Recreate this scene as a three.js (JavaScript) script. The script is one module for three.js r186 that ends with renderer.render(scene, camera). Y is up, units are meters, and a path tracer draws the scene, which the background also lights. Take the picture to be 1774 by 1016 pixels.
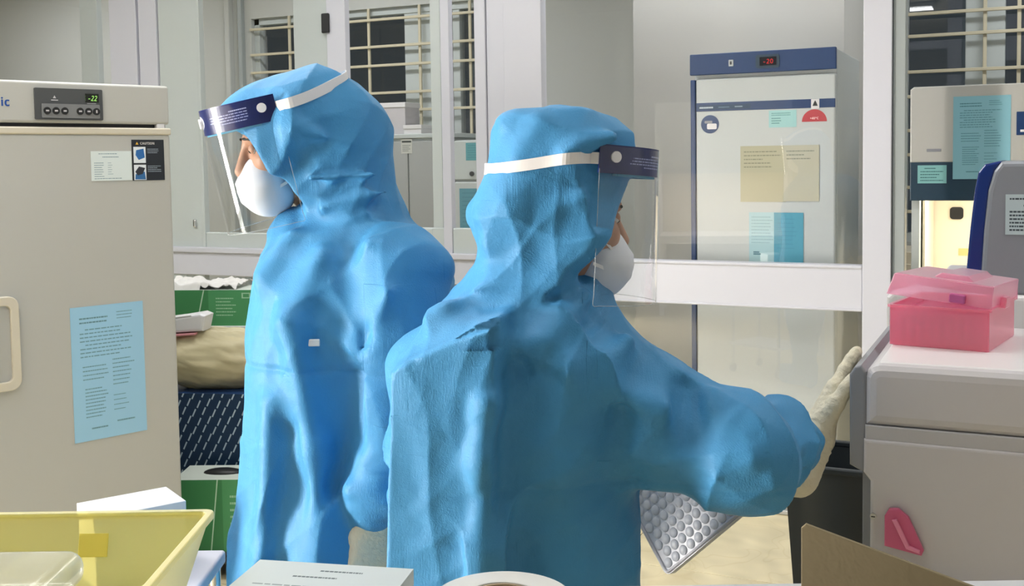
import * as THREE from 'three';
import { RoundedBoxGeometry } from 'three/addons/geometries/RoundedBoxGeometry.js';
import { mergeGeometries } from 'three/addons/utils/BufferGeometryUtils.js';
import { RectAreaLightUniformsLib } from 'three/addons/lights/RectAreaLightUniformsLib.js';
import { FontLoader } from 'three/addons/loaders/FontLoader.js';
import { TextGeometry } from 'three/addons/geometries/TextGeometry.js';
import { createNoise3D } from 'simplex-noise';

// ---------------------------------------------------------------- camera, light, exposure
const YAW = THREE.MathUtils.degToRad(25.3);
const scene = new THREE.Scene();
scene.background = new THREE.Color(0x2c3338);                       // night outside the windows
const camera = new THREE.PerspectiveCamera(29.94, 1774 / 1016, 0.05, 60);
camera.position.set(2.237, 1.55, 4.735);
camera.rotation.order = 'YXZ';
camera.rotation.set(THREE.MathUtils.degToRad(-3.5), YAW, THREE.MathUtils.degToRad(-0.86));
camera.setViewOffset(1774, 1016, 0, 112, 1774, 1016);               // the lower part of a taller frame
const renderer = new THREE.WebGLRenderer({ antialias: true });
renderer.toneMapping = THREE.LinearToneMapping;
renderer.toneMappingExposure = 0.96;
renderer.shadowMap.enabled = true;
RectAreaLightUniformsLib.init();

// ceiling fittings: [x, z, length, width, turned, intensity]
const CEILING = 3.3;
const FITTINGS = [
  [-0.7, 3.3, 1.2, 0.3, 0, 24],
  [0.6, 3.9, 1.2, 0.3, 0, 12],
  [-0.3, 1.6, 1.2, 0.3, 0, 19],
  [2.9, 2.0, 1.2, 0.3, 0, 13],
  [-2.2, -1.2, 1.2, 0.3, 0, 20],
  [0.55, -0.6, 1.2, 0.3, 0, 9],
  [2.7, -1.3, 1.2, 0.3, 0, 17],
  [-5.0, -1.2, 1.2, 0.3, 0, 20],
  [-2.8, 1.9, 1.2, 0.3, 0, 22],
];

// ---------------------------------------------------------------- helpers
let seed = 12345;
const rnd = () => { seed = (seed * 1664525 + 1013904223) >>> 0; return seed / 4294967296; };
const n3 = createNoise3D(rnd);
const V = (x, y, z) => new THREE.Vector3(x, y, z);
const names = {};
function numbered(name) { names[name] = (names[name] ?? -1) + 1; return names[name] ? `${name}_${String(names[name]).padStart(3, '0')}` : name; }
const C = (r, g, b) => new THREE.Color().setRGB(r, g, b);
function mat(color, o = {}) { return new THREE.MeshPhysicalMaterial({ color, roughness: 0.5, ...o }); }
function thing(name, label, category, pos = [0, 0, 0], turn = 0, group) {
  const o = new THREE.Group(); o.name = numbered(name); scene.add(o);
  o.position.set(...pos); o.rotation.y = turn; o.userData = { label, category };
  if (group) o.userData.group = group;
  return o;
}
function tag(o, label, category, group) { o.userData = { label, category }; if (group) o.userData.group = group; return o; }
function part(name, geo, m, parent, pos, rot) {
  const o = new THREE.Mesh(geo, m); o.name = parent === scene ? numbered(name) : name; parent.add(o);
  if (pos) o.position.set(...pos);
  if (rot) o.rotation.set(...rot);
  return o;
}
function structure(name, geo, m, pos, rot) { const o = part(name, geo, m, scene, pos, rot); o.userData.kind = 'structure'; return o; }
const rbox = (w, h, d, r = 0.003, s = 2) => new RoundedBoxGeometry(w, h, d, s, Math.min(r, w / 2.01, h / 2.01, d / 2.01));
const cyl = (r, h, n = 24, r2 = r) => new THREE.CylinderGeometry(r2, r, h, n);
// a rounded box from corner to corner
function span(name, m, parent, x0, x1, y0, y1, z0, z1, r = 0.003) {
  return part(name, rbox(x1 - x0, y1 - y0, z1 - z0, r), m, parent, [(x0 + x1) / 2, (y0 + y1) / 2, (z0 + z1) / 2]);
}
function extrude(pts, depth, bevel = 0.004) {
  const s = new THREE.Shape(pts.map(([x, y]) => new THREE.Vector2(x, y)));
  return new THREE.ExtrudeGeometry(s, { depth: depth - 2 * bevel, bevelEnabled: bevel > 0, bevelThickness: bevel, bevelSize: bevel, bevelOffset: -bevel, bevelSegments: 3 }).translate(0, 0, bevel);
}
function roundShape(w, h, r) {
  const s = new THREE.Shape(); const x = -w / 2, y = -h / 2;
  s.moveTo(x + r, y); s.lineTo(x + w - r, y); s.absarc(x + w - r, y + r, r, -Math.PI / 2, 0); s.lineTo(x + w, y + h - r); s.absarc(x + w - r, y + h - r, r, 0, Math.PI / 2);
  s.lineTo(x + r, y + h); s.absarc(x + r, y + h - r, r, Math.PI / 2, Math.PI); s.lineTo(x, y + r); s.absarc(x + r, y + r, r, Math.PI, Math.PI * 1.5);
  return s;
}
function plate(w, h, d, r) { return new THREE.ExtrudeGeometry(roundShape(w, h, r), { depth: d, bevelEnabled: false, curveSegments: 8 }).translate(0, 0, -d / 2); }
function canvasTexture(w, h, draw) {
  const c = document.createElement('canvas'); c.width = w; c.height = h; const g = c.getContext('2d'); draw(g, w, h);
  const t = new THREE.CanvasTexture(c); t.colorSpace = THREE.SRGBColorSpace; t.anisotropy = 8; return t;
}
// printed sheet: a front face that carries the print on a thin card
function sheet(name, w, h, texture, paperColor, parent, pos, rot, o = {}) {
  const m = mat(0xffffff, { map: texture, roughness: 0.55, ...o }), e = mat(paperColor, { roughness: 0.6, ...o });
  const g = new THREE.BoxGeometry(w, h, o.thick ?? 0.0012);
  const mesh = new THREE.Mesh(g, [e, e, e, e, m, e]); mesh.name = parent === scene ? numbered(name) : name; parent.add(mesh);
  if (pos) mesh.position.set(...pos); if (rot) mesh.rotation.set(...rot);
  return mesh;
}
// lines of small print
function printLines(g, x, y, w, rows, gap, color, thick, ragged = 0.35, indent = 0) {
  g.strokeStyle = color; g.lineWidth = thick;
  for (let i = 0; i < rows; i++) {
    let cx = x + (i % 4 === 0 ? indent : 0); const end = x + w * (1 - ragged * rnd());
    while (cx < end) { const l = w * (0.03 + 0.07 * rnd()); g.beginPath(); g.moveTo(cx, y + i * gap); g.lineTo(Math.min(cx + l, end), y + i * gap); g.stroke(); cx += l + w * 0.015; }
  }
}
// height maps
function heightTexture(n, f, repeat) {
  const d = new Uint8Array(n * n * 4);
  for (let j = 0; j < n; j++) for (let i = 0; i < n; i++) { const v = Math.max(0, Math.min(255, 255 * f(i / n, j / n))); const k = 4 * (j * n + i); d[k] = d[k + 1] = d[k + 2] = v; d[k + 3] = 255; }
  const t = new THREE.DataTexture(d, n, n); t.magFilter = THREE.LinearFilter; t.minFilter = THREE.LinearMipmapLinearFilter; t.generateMipmaps = true; t.wrapS = t.wrapT = THREE.RepeatWrapping; t.repeat.set(repeat, repeat); t.needsUpdate = true; return t;
}
// noise that tiles on the unit square
const tile = (u, v, f, s) => { const a = u * 2 * Math.PI, b = v * 2 * Math.PI, r = f / (2 * Math.PI); return (n3(Math.cos(a) * r + s, Math.sin(a) * r, Math.cos(b) * r) + n3(Math.sin(b) * r - s, Math.cos(a) * r, Math.sin(b + a) * r)) * 0.6; };

// ---------------------------------------------------------------- materials
const M = {
  wall: mat(C(0.42, 0.42, 0.40), { roughness: 0.85 }),
  farWall: mat(C(0.56, 0.58, 0.56), { roughness: 0.85 }),
  ceiling: mat(C(0.60, 0.60, 0.58), { roughness: 0.9 }),
  frame: mat(C(0.62, 0.63, 0.70), { roughness: 0.38 }),
  frameB: mat(C(0.55, 0.60, 0.595), { roughness: 0.42 }),
  frameGrey: mat(C(0.36, 0.40, 0.40), { roughness: 0.45 }),
  glass: mat(0xffffff, { transmission: 1, thickness: 0, roughness: 0.0, ior: 1.5 }),
  clear: mat(C(0.97, 0.98, 0.98), { transmission: 1, thickness: 0, roughness: 0.02, ior: 1.5 }),
  enamel: mat(C(0.50, 0.50, 0.47), { roughness: 0.34 }),
  enamelTrim: mat(C(0.66, 0.61, 0.50), { roughness: 0.4 }),
  enamelWhite: mat(C(0.54, 0.58, 0.58), { roughness: 0.3 }),
  white: mat(C(0.78, 0.77, 0.78), { roughness: 0.32 }),
  lightGrey: mat(C(0.58, 0.56, 0.58), { roughness: 0.36 }),
  greyPlastic: mat(C(0.27, 0.28, 0.31), { roughness: 0.4 }),
  navy: mat(C(0.010, 0.045, 0.15), { roughness: 0.35 }),
  deepBlue: mat(C(0.008, 0.035, 0.21), { roughness: 0.22 }),
  teal: mat(C(0.018, 0.05, 0.085), { roughness: 0.35 }),
  black: mat(C(0.012, 0.013, 0.014), { roughness: 0.4 }),
  dark: mat(C(0.04, 0.042, 0.045), { roughness: 0.5 }),
  chrome: mat(C(0.7, 0.7, 0.7), { metalness: 1, roughness: 0.25 }),
  steel: mat(C(0.55, 0.56, 0.57), { metalness: 0.9, roughness: 0.38 }),
  bar: mat(C(0.62, 0.57, 0.42), { roughness: 0.5 }),
  cream: mat(C(0.80, 0.74, 0.60), { roughness: 0.45 }),
  cardboard: mat(C(0.22, 0.18, 0.105), { roughness: 0.9 }),
  skin: mat(C(0.42, 0.23, 0.155), { roughness: 0.55 }),
  hair: mat(C(0.012, 0.01, 0.009), { roughness: 0.6 }),
  mask: mat(C(0.72, 0.74, 0.80), { roughness: 0.85 }),
  elastic: mat(C(0.78, 0.76, 0.76), { roughness: 0.8 }),
  snap: mat(C(0.78, 0.78, 0.82), { roughness: 0.3 }),
};
{ // cardboard fibre
  const t = heightTexture(256, (u, v) => 0.5 + 0.25 * tile(u, v, 60, 3) + 0.2 * tile(u, v, 20, 8), 4);
  M.cardboard.bumpMap = t; M.cardboard.bumpScale = 0.0004;
}
const crease = (u, v, f, s) => { const w = 0.35 * tile(u, v, f * 0.6, s + 40); return 1 - Math.min(1, Math.abs(tile((u + w * 0.1) % 1, v, f, s)) * 1.6); };
// crumpled sheet: facets that meet in straight creases, tiling on the unit square
function facets(n, steep) {
  const P = []; for (let i = 0; i < n * n; i++) P.push([rnd(), rnd(), (rnd() - 0.5) * steep, (rnd() - 0.5) * steep, rnd() * 0.4]);
  return (u, v) => {
    const x = u * n, y = v * n, ix = Math.floor(x), iy = Math.floor(y); let best = -9;
    for (let a = -1; a <= 1; a++) for (let b = -1; b <= 1; b++) { const q = P[((iy + b + n) % n) * n + (ix + a + n) % n], dx = x - ix - a - q[0], dy = y - iy - b - q[1], h = q[2] * dx + q[3] * dy + q[4] - 0.55 * (dx * dx + dy * dy); if (h > best) best = h; }
    return best;
  };
}
const F1 = facets(5, 1.4), F2 = facets(9, 1.6), F3 = facets(21, 1.6);
const fabricBump = heightTexture(1024, (u, v) => {
  const w = 0.03 * tile(u, v, 5, 31), a = F1((u + w + 1) % 1, v), b = F2(u, (v + w + 1) % 1), c = F3(u, v), k = 0.5 + 0.5 * tile(u, v, 4, 61);
  return 0.45 + 0.24 * a - 0.22 * b * k + 0.09 * c * k + 0.012 * tile(u, v, 200, 5);
}, 1 / 0.6);
M.suit = mat(C(0.052, 0.255, 0.51), { roughness: 0.58, specularIntensity: 0.7, bumpMap: fabricBump, bumpScale: 0.017, sheen: 0.25, sheenRoughness: 0.5, sheenColor: C(0.55, 0.75, 0.9) });
const gloveBump = heightTexture(256, (u, v) => 0.5 + 0.3 * crease(u, v, 14, 3) + 0.1 * tile(u, v, 50, 5), 1 / 0.12);
M.glove = mat(C(0.70, 0.65, 0.50), { roughness: 0.5, bumpMap: gloveBump, bumpScale: 0.0015 });

// ---------------------------------------------------------------- distance fields, for bodies and clothes
function smin(a, b, k) { const h = Math.max(k - Math.abs(a - b), 0) / k; return Math.min(a, b) - h * h * k * 0.25; }
const smax = (a, b, k) => -smin(-a, -b, k);
function cone(a, b, r1, r2) {
  const [ax, ay, az] = a, bx = b[0] - ax, by = b[1] - ay, bz = b[2] - az, l = 1 / (bx * bx + by * by + bz * bz);
  return (x, y, z) => { x -= ax; y -= ay; z -= az; const t = Math.max(0, Math.min(1, (x * bx + y * by + z * bz) * l)); x -= bx * t; y -= by * t; z -= bz * t; return Math.sqrt(x * x + y * y + z * z) - r1 - (r2 - r1) * t; };
}
function ellipsoid(c, r, fwd) {     // fwd: [x, z] unit heading of the ellipsoid's own x axis
  const [cx, cy, cz] = c, [rx, ry, rz] = r, fx = fwd ? fwd[0] : 1, fz = fwd ? fwd[1] : 0;
  return (x, y, z) => { x -= cx; y -= cy; z -= cz; const u = (x * fx + z * fz), w = (-x * fz + z * fx); const k0 = Math.hypot(u / rx, y / ry, w / rz), k1 = Math.hypot(u / rx / rx, y / ry / ry, w / rz / rz); return k1 < 1e-6 ? -Math.min(rx, ry, rz) : k0 * (k0 - 1) / k1; };
}
function loft(rows, n = 2.5, shrink = 0) {   // rows [y, cx, rx, cz, rz] from the top down
  const top = rows[0][0], bot = rows[rows.length - 1][0];
  return (x, y, z) => {
    const yy = Math.max(bot, Math.min(top, y)); let i = 0; while (i < rows.length - 2 && rows[i + 1][0] > yy) i++;
    const A = rows[i], B = rows[i + 1]; let t = (A[0] - yy) / (A[0] - B[0]); t = t * t * (3 - 2 * t) * 0.5 + t * 0.5;
    const cx = A[1] + (B[1] - A[1]) * t, rx = A[2] + (B[2] - A[2]) * t - shrink, cz = A[3] + (B[3] - A[3]) * t, rz = A[4] + (B[4] - A[4]) * t - shrink;
    const u = Math.abs((x - cx) / rx), w = Math.abs((z - cz) / rz), rho = Math.pow(Math.pow(u, n) + Math.pow(w, n), 1 / n);
    const d = (rho - 1) * Math.min(rx, rz) * (rho > 1 ? 1 : 1); return smax(d, Math.max(y - top, bot - y), 0.03);
  };
}
// surface nets over a box; blocks that lie far from the surface are skipped
function meshField(field, lo, hi, h, boxUV) {
  const nx = Math.ceil((hi[0] - lo[0]) / h) + 1, ny = Math.ceil((hi[1] - lo[1]) / h) + 1, nz = Math.ceil((hi[2] - lo[2]) / h) + 1, BL = 6;
  const val = new Float32Array(nx * ny * nz), id = (i, j, k) => (k * ny + j) * nx + i;
  for (let k0 = 0; k0 < nz; k0 += BL) for (let j0 = 0; j0 < ny; j0 += BL) for (let i0 = 0; i0 < nx; i0 += BL) {
    const m = (BL - 1) / 2, c = field(lo[0] + (i0 + m) * h, lo[1] + (j0 + m) * h, lo[2] + (k0 + m) * h), far = Math.abs(c) > BL * h * 1.0 + 0.03;
    for (let k = k0; k < Math.min(nz, k0 + BL); k++) for (let j = j0; j < Math.min(ny, j0 + BL); j++) for (let i = i0; i < Math.min(nx, i0 + BL); i++) val[id(i, j, k)] = far ? c : field(lo[0] + i * h, lo[1] + j * h, lo[2] + k * h);
  }
  const vid = new Int32Array(nx * ny * nz).fill(-1), P = [];
  const E = [[0, 1], [0, 2], [0, 4], [1, 3], [1, 5], [2, 3], [2, 6], [3, 7], [4, 5], [4, 6], [5, 7], [6, 7]], cv = new Float32Array(8);
  for (let k = 0; k < nz - 1; k++) for (let j = 0; j < ny - 1; j++) for (let i = 0; i < nx - 1; i++) {
    let mask = 0; for (let q = 0; q < 8; q++) { cv[q] = val[id(i + (q & 1), j + ((q >> 1) & 1), k + (q >> 2))]; if (cv[q] < 0) mask |= 1 << q; }
    if (mask === 0 || mask === 255) continue;
    let sx = 0, sy = 0, sz = 0, n = 0;
    for (const [a, b] of E) { if (((mask >> a) & 1) === ((mask >> b) & 1)) continue; const t = cv[a] / (cv[a] - cv[b]); sx += (a & 1) + t * ((b & 1) - (a & 1)); sy += ((a >> 1) & 1) + t * (((b >> 1) & 1) - ((a >> 1) & 1)); sz += (a >> 2) + t * ((b >> 2) - (a >> 2)); n++; }
    vid[id(i, j, k)] = P.length / 3; P.push(lo[0] + (i + sx / n) * h, lo[1] + (j + sy / n) * h, lo[2] + (k + sz / n) * h);
  }
  const nv = P.length / 3, N = new Float32Array(nv * 3), e = h * 0.5;
  for (let v = 0; v < nv; v++) {
    const x = P[3 * v], y = P[3 * v + 1], z = P[3 * v + 2], a = field(x + e, y - e, z - e), b = field(x - e, y - e, z + e), c = field(x - e, y + e, z - e), d = field(x + e, y + e, z + e);
    let gx = a - b - c + d, gy = -a - b + c + d, gz = -a + b - c + d; const l = Math.hypot(gx, gy, gz) || 1; N[3 * v] = gx / l; N[3 * v + 1] = gy / l; N[3 * v + 2] = gz / l;
  }
  const I = [];
  for (let k = 1; k < nz - 1; k++) for (let j = 1; j < ny - 1; j++) for (let i = 1; i < nx - 1; i++) {
    const s = val[id(i, j, k)] < 0;
    if (i < nx - 1 && s !== val[id(i + 1, j, k)] < 0) quad(id(i, j - 1, k - 1), id(i, j, k - 1), id(i, j, k), id(i, j - 1, k), s);
    if (j < ny - 1 && s !== val[id(i, j + 1, k)] < 0) quad(id(i - 1, j, k - 1), id(i - 1, j, k), id(i, j, k), id(i, j, k - 1), s);
    if (k < nz - 1 && s !== val[id(i, j, k + 1)] < 0) quad(id(i - 1, j - 1, k), id(i, j - 1, k), id(i, j, k), id(i - 1, j, k), s);
  }
  function quad(a, b, c, d, s) { a = vid[a]; b = vid[b]; c = vid[c]; d = vid[d]; if (a < 0 || b < 0 || c < 0 || d < 0) return; if (s) I.push(a, b, c, a, c, d); else I.push(a, c, b, a, d, c); }
  const g = new THREE.BufferGeometry();
  if (!boxUV) { g.setAttribute('position', new THREE.Float32BufferAttribute(P, 3)); g.setAttribute('normal', new THREE.BufferAttribute(N, 3)); g.setAttribute('uv', new THREE.Float32BufferAttribute(new Float32Array(nv * 2), 2)); g.setIndex(I); return g; }
  const nt = I.length, PP = new Float32Array(nt * 3), NN = new Float32Array(nt * 3), UV = new Float32Array(nt * 2);
  for (let t = 0; t < nt; t += 3) {
    let ax = 0, ay = 0, az = 0; for (let q = 0; q < 3; q++) { const v = I[t + q]; ax += N[3 * v]; ay += N[3 * v + 1]; az += N[3 * v + 2]; }
    ax = Math.abs(ax); ay = Math.abs(ay) * 0.8; az = Math.abs(az);
    for (let q = 0; q < 3; q++) {
      const v = I[t + q], o = t + q; for (let w = 0; w < 3; w++) { PP[3 * o + w] = P[3 * v + w]; NN[3 * o + w] = N[3 * v + w]; }
      const x = P[3 * v], y = P[3 * v + 1], z = P[3 * v + 2];
      if (az >= ax && az >= ay) { UV[2 * o] = x; UV[2 * o + 1] = y; } else if (ax >= ay) { UV[2 * o] = z + 0.2; UV[2 * o + 1] = y; } else { UV[2 * o] = x; UV[2 * o + 1] = z + 0.3; }
    }
  }
  g.setAttribute('position', new THREE.BufferAttribute(PP, 3)); g.setAttribute('normal', new THREE.BufferAttribute(NN, 3)); g.setAttribute('uv', new THREE.BufferAttribute(UV, 2)); return g;
}
// a strip of material that follows a path: pts, up vectors, outward vectors
function strip(pts, ups, outs, width, thick) {
  const pos = [], uv = [], idx = [], n = pts.length; let L = 0; const lens = pts.map((p, i) => (i ? (L += p.distanceTo(pts[i - 1])) : 0));
  for (let i = 0; i < n; i++) for (const [a, b] of [[-0.5, 1], [0.5, 1], [0.5, 0], [-0.5, 0]]) { const p = pts[i].clone().addScaledVector(ups[i], a * width).addScaledVector(outs[i], b * thick); pos.push(p.x, p.y, p.z); uv.push(lens[i] / L, a + 0.5); }
  for (let i = 0; i < n - 1; i++) for (let q = 0; q < 4; q++) { const a = 4 * i + q, b = 4 * i + (q + 1) % 4, c = a + 4, d = b + 4; idx.push(a, b, c, b, d, c); }
  idx.push(0, 2, 1, 0, 3, 2); const e = 4 * (n - 1); idx.push(e, e + 1, e + 2, e, e + 2, e + 3);
  const g = new THREE.BufferGeometry(); g.setAttribute('position', new THREE.Float32BufferAttribute(pos, 3)); g.setAttribute('uv', new THREE.Float32BufferAttribute(uv, 2)); g.setIndex(idx);
  const q = g.toNonIndexed(); q.computeVertexNormals(); return q;
}

// ---------------------------------------------------------------- the rooms
const X0 = -7.2, X1 = 4.2, Z0 = -2.4, Z1 = 7.6;
{ // floor: a slab with glazed tiles laid on it
  const floor = new THREE.Group(); floor.name = 'floor'; floor.userData.kind = 'structure'; scene.add(floor);
  span('subfloor', mat(C(0.30, 0.27, 0.20), { roughness: 0.9 }), floor, X0 - 0.2, X1 + 0.2, -0.2, -0.004, Z0 - 0.2, Z1 + 0.2, 0.002);
  const mats = [0, 1, 2].map((k) => {
    const t = heightTexture(512, () => 0, 1), d = t.image.data;
    for (let j = 0; j < 512; j++) for (let i = 0; i < 512; i++) {
      const u = i / 512, v = j / 512, w = tile(u, v, 3, 20 + k) * 0.25, vein = Math.pow(1 - Math.min(1, Math.abs(tile(Math.abs(u + w) % 1, Math.abs(v * 1.0 + w) % 1, 4, 50 + k)) * 2.2), 6), cl = tile(u, v, 6, 70 + k), q = 4 * (j * 512 + i);
      const l = 1 + 0.06 * cl - 0.035 * vein; d[q] = 222 * l; d[q + 1] = 210 * l - 2 * vein; d[q + 2] = 174 * l - 5 * vein;
    }
    t.colorSpace = THREE.SRGBColorSpace; return mat(0xffffff, { map: t, roughness: 0.16 });
  });
  const s = 0.8, g = rbox(s - 0.004, 0.012, s - 0.004, 0.002, 1);
  for (let i = 0; i * s < X1 - X0; i++) for (let j = 0; j * s < Z1 - Z0; j++) part('tile', g, mats[(i * 7 + j * 5 + ((i * j) % 3)) % 3], floor, [X0 + (i + 0.5) * s, -0.006, Z0 + (j + 0.5) * s]);
}
structure('ceiling', new THREE.BoxGeometry(X1 - X0 + 0.4, 0.2, Z1 - Z0 + 0.4), M.ceiling, [(X0 + X1) / 2, CEILING + 0.1, (Z0 + Z1) / 2]);
structure('wall_left', new THREE.BoxGeometry(0.2, CEILING, Z1 - Z0), M.wall, [X0 - 0.1, CEILING / 2, (Z0 + Z1) / 2]);
structure('wall_right', new THREE.BoxGeometry(0.2, CEILING, Z1 - Z0), M.wall, [X1 + 0.1, CEILING / 2, (Z0 + Z1) / 2]);
structure('wall_back', new THREE.BoxGeometry(X1 - X0, CEILING, 0.2), M.wall, [(X0 + X1) / 2, CEILING / 2, Z1 + 0.1]);
const WINDOWS = [[-3.42, -1.15, 1.45, 2.72], [1.5, 3.4, 1.02, 2.72]];
{ // far wall with two window openings
  const w = new THREE.Group(); w.name = 'wall_far'; w.userData.kind = 'structure'; scene.add(w);
  const b = (x0, x1, y0, y1) => part('wall_panel', new THREE.BoxGeometry(x1 - x0, y1 - y0, 0.2), M.farWall, w, [(x0 + x1) / 2, (y0 + y1) / 2, Z0 - 0.1]);
  const [a, c] = WINDOWS;
  b(X0, a[0], 0, CEILING); b(a[1], c[0], 0, CEILING); b(c[1], X1, 0, CEILING);
  for (const q of WINDOWS) { b(q[0], q[1], 0, q[2]); b(q[0], q[1], q[3], CEILING); }
}
structure('wall_pier', new THREE.BoxGeometry(1.13, CEILING, 1.3), mat(C(0.54, 0.54, 0.52), { roughness: 0.8 }), [0.805, CEILING / 2, Z0 + 0.65]);
structure('trim_1', rbox(0.10, CEILING, 0.05, 0.004), M.frameB, [0.10, CEILING / 2, Z0 + 0.6]);
structure('trim_2', rbox(0.05, CEILING, 0.06, 0.01), M.farWall, [-3.62, CEILING / 2, Z0 + 0.03]);
structure('trim_3', rbox(0.04, CEILING, 0.05, 0.01), M.frameGrey, [-3.50, CEILING / 2, Z0 + 0.025]);
{ // grilled windows in the far wall
  const mullions = [[[-2.03, -1.78, 1], [-1.62, -1.56, 0], [-2.96, -2.72, 0]], [[1.875, 2.095, 1], [2.75, 2.95, 1]]];
  const verticals = [[-2.314, -1.87, -1.45, -3.05], [1.985, 2.169, 2.4, 2.65, 3.1]];
  const rows = [[2.631, 2.429, 2.287, 2.08, 1.946, 1.74, 1.6], [2.60, 2.404, 2.271, 2.056, 1.907, 1.701, 1.554, 1.354, 1.206]];
  WINDOWS.forEach(([x0, x1, y0, y1], i) => {
    const w = new THREE.Group(); w.name = `window_${i + 1}`; w.userData.kind = 'structure'; scene.add(w);
    const fr = [[x0, x1, y0, y0 + 0.05], [x0, x1, y1 - 0.05, y1], [x0, x0 + 0.05, y0, y1], [x1 - 0.05, x1, y0, y1]];
    for (const [a, b, c, d] of fr) span('window_frame', M.frameB, w, a, b, c, d, Z0 - 0.12, Z0 - 0.04);
    for (const [a, b] of mullions[i]) span('mullion', M.frameB, w, a, b, y0, y1, Z0 - 0.13, Z0 - 0.05, 0.006);
    const edges = [x0 + 0.05, ...mullions[i].map((m) => [m[0], m[1]]).sort((p, q) => p[0] - q[0]).flat(), x1 - 0.05];
    for (let k = 0; k < edges.length; k += 2) if (edges[k + 1] - edges[k] > 0.02) part('pane', new THREE.BoxGeometry(edges[k + 1] - edges[k], y1 - y0 - 0.1, 0.006), M.glass, w, [(edges[k] + edges[k + 1]) / 2, (y0 + y1) / 2, Z0 - 0.09]);
    const r = 0.011;
    for (const y of rows[i]) part('grille_bar', rbox(x1 - x0, 0.02, 0.02, 0.004), M.bar, w, [(x0 + x1) / 2, y, Z0 + 0.015]);
    for (const x of verticals[i]) part('grille_bar', rbox(0.022, y1 - y0, 0.016, 0.004), M.bar, w, [x, (y0 + y1) / 2, Z0 - 0.004]);
  });
  // the darkness behind the panes is the night background colour
}
{ // aluminium and glass partition between the two rooms
  const p = new THREE.Group(); p.name = 'wall_partition'; p.userData.kind = 'structure'; scene.add(p);
  const post = (x0, x1, m = M.frame, z0 = -0.03, z1 = 0.03, y0 = 0, y1 = CEILING) => span('post', m, p, x0, x1, y0, y1, z0, z1, 0.004);
  const rail = (x0, x1, y0, y1, m = M.frame, z0 = -0.03, z1 = 0.035) => span('rail', m, p, x0, x1, y0, y1, z0, z1, 0.006);
  const pane = (x0, x1, y0, y1, z = 0) => part('pane', new THREE.BoxGeometry(x1 - x0, y1 - y0, 0.006), M.glass, p, [(x0 + x1) / 2, (y0 + y1) / 2, z]);
  // far left bay
  pane(X0, -2.494, 0, CEILING); post(-2.76, -2.625, M.frameB, -0.05, -0.01);
  post(-2.494, -2.295); post(-2.285, -2.155, M.frame, -0.03, 0.022);
  post(-2.15, -1.875, M.frameB, -0.03, 0.012);
  // window bay with sliding sashes
  span('stile', M.frameB, p, -1.875, -1.855, 1.07, CEILING, -0.02, 0.02);
  span('stile', M.frameB, p, -1.244, -1.03, 1.07, CEILING, -0.03, 0.0);
  span('stile', M.frame, p, -1.022, -0.909, 1.07, CEILING, -0.02, 0.022);
  span('stile', M.frameB, p, -0.428, -0.372, 1.07, CEILING, -0.03, 0.004);
  span('stile', M.frame, p, -0.362, -0.315, 1.07, CEILING, -0.02, 0.022);
  for (const [a, b, y] of [[-1.855, -1.03, 1.186], [-0.909, -0.428, 1.225], [-0.315, -0.173, 1.228]]) { rail(a, b, 1.1, y, M.frameB, -0.02, 0.016); pane(a, b, y, CEILING - 0.06); }
  rail(-1.03, -0.315, 1.1, 1.228, M.frameB, -0.024, 0.012);
  rail(-2.15, -0.173, 1.075, 1.105, M.frame, -0.03, 0.045);
  rail(-2.15, -0.173, 0.95, 1.08, M.frame, -0.03, 0.03);
  for (const [a, b] of [[-2.15, -2.0], [-1.10, -1.0]]) post(a, b, M.frameB, -0.02, 0.02, 0, 0.95);
  pane(-2.0, -1.1, 0.06, 0.95); pane(-1.0, -0.173, 0.06, 0.95); rail(-2.15, -0.173, 0, 0.06, M.frameB);
  // wide post
  post(-0.173, -0.115); post(-0.113, -0.02, M.frame, -0.03, 0.018); post(-0.018, 0.177, M.frame, -0.03, 0.032);
  // large right bay: upper pane, waist rail, lower pane
  pane(0.177, 1.615, 1.085, CEILING); pane(0.177, 1.615, 0.02, 0.915);
  rail(0.177, 1.615, 0.912, 1.092); rail(0.177, 1.615, 1.083, 1.098, M.frame, -0.03, 0.042); rail(0.177, 1.615, 0.905, 0.917, M.frame, -0.03, 0.04);
  rail(0.177, 1.615, 0, 0.022, M.steel, -0.02, 0.02); rail(0.177, 1.615, 2.42, 2.52);
  post(1.615, 1.727, M.frame, -0.05, 0.04); post(1.729, 1.778, M.frameGrey, -0.06, 0.02);
  // beyond the open doorway the partition is solid
  rail(1.778, 2.95, 2.3, CEILING, M.frame); post(2.95, X1, M.wall, -0.06, 0.06);
  const l = part('latch', rbox(0.045, 0.1, 0.016, 0.006), M.black, p, [-1.022, 2.268, 0.03]); l.userData.label = 'small black sash latch';
  const h = part('latch', rbox(0.02, 0.045, 0.02, 0.008), M.chrome, p, [-1.925, 1.235, 0.02]); h.userData.label = 'small silver window catch';
}

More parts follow.
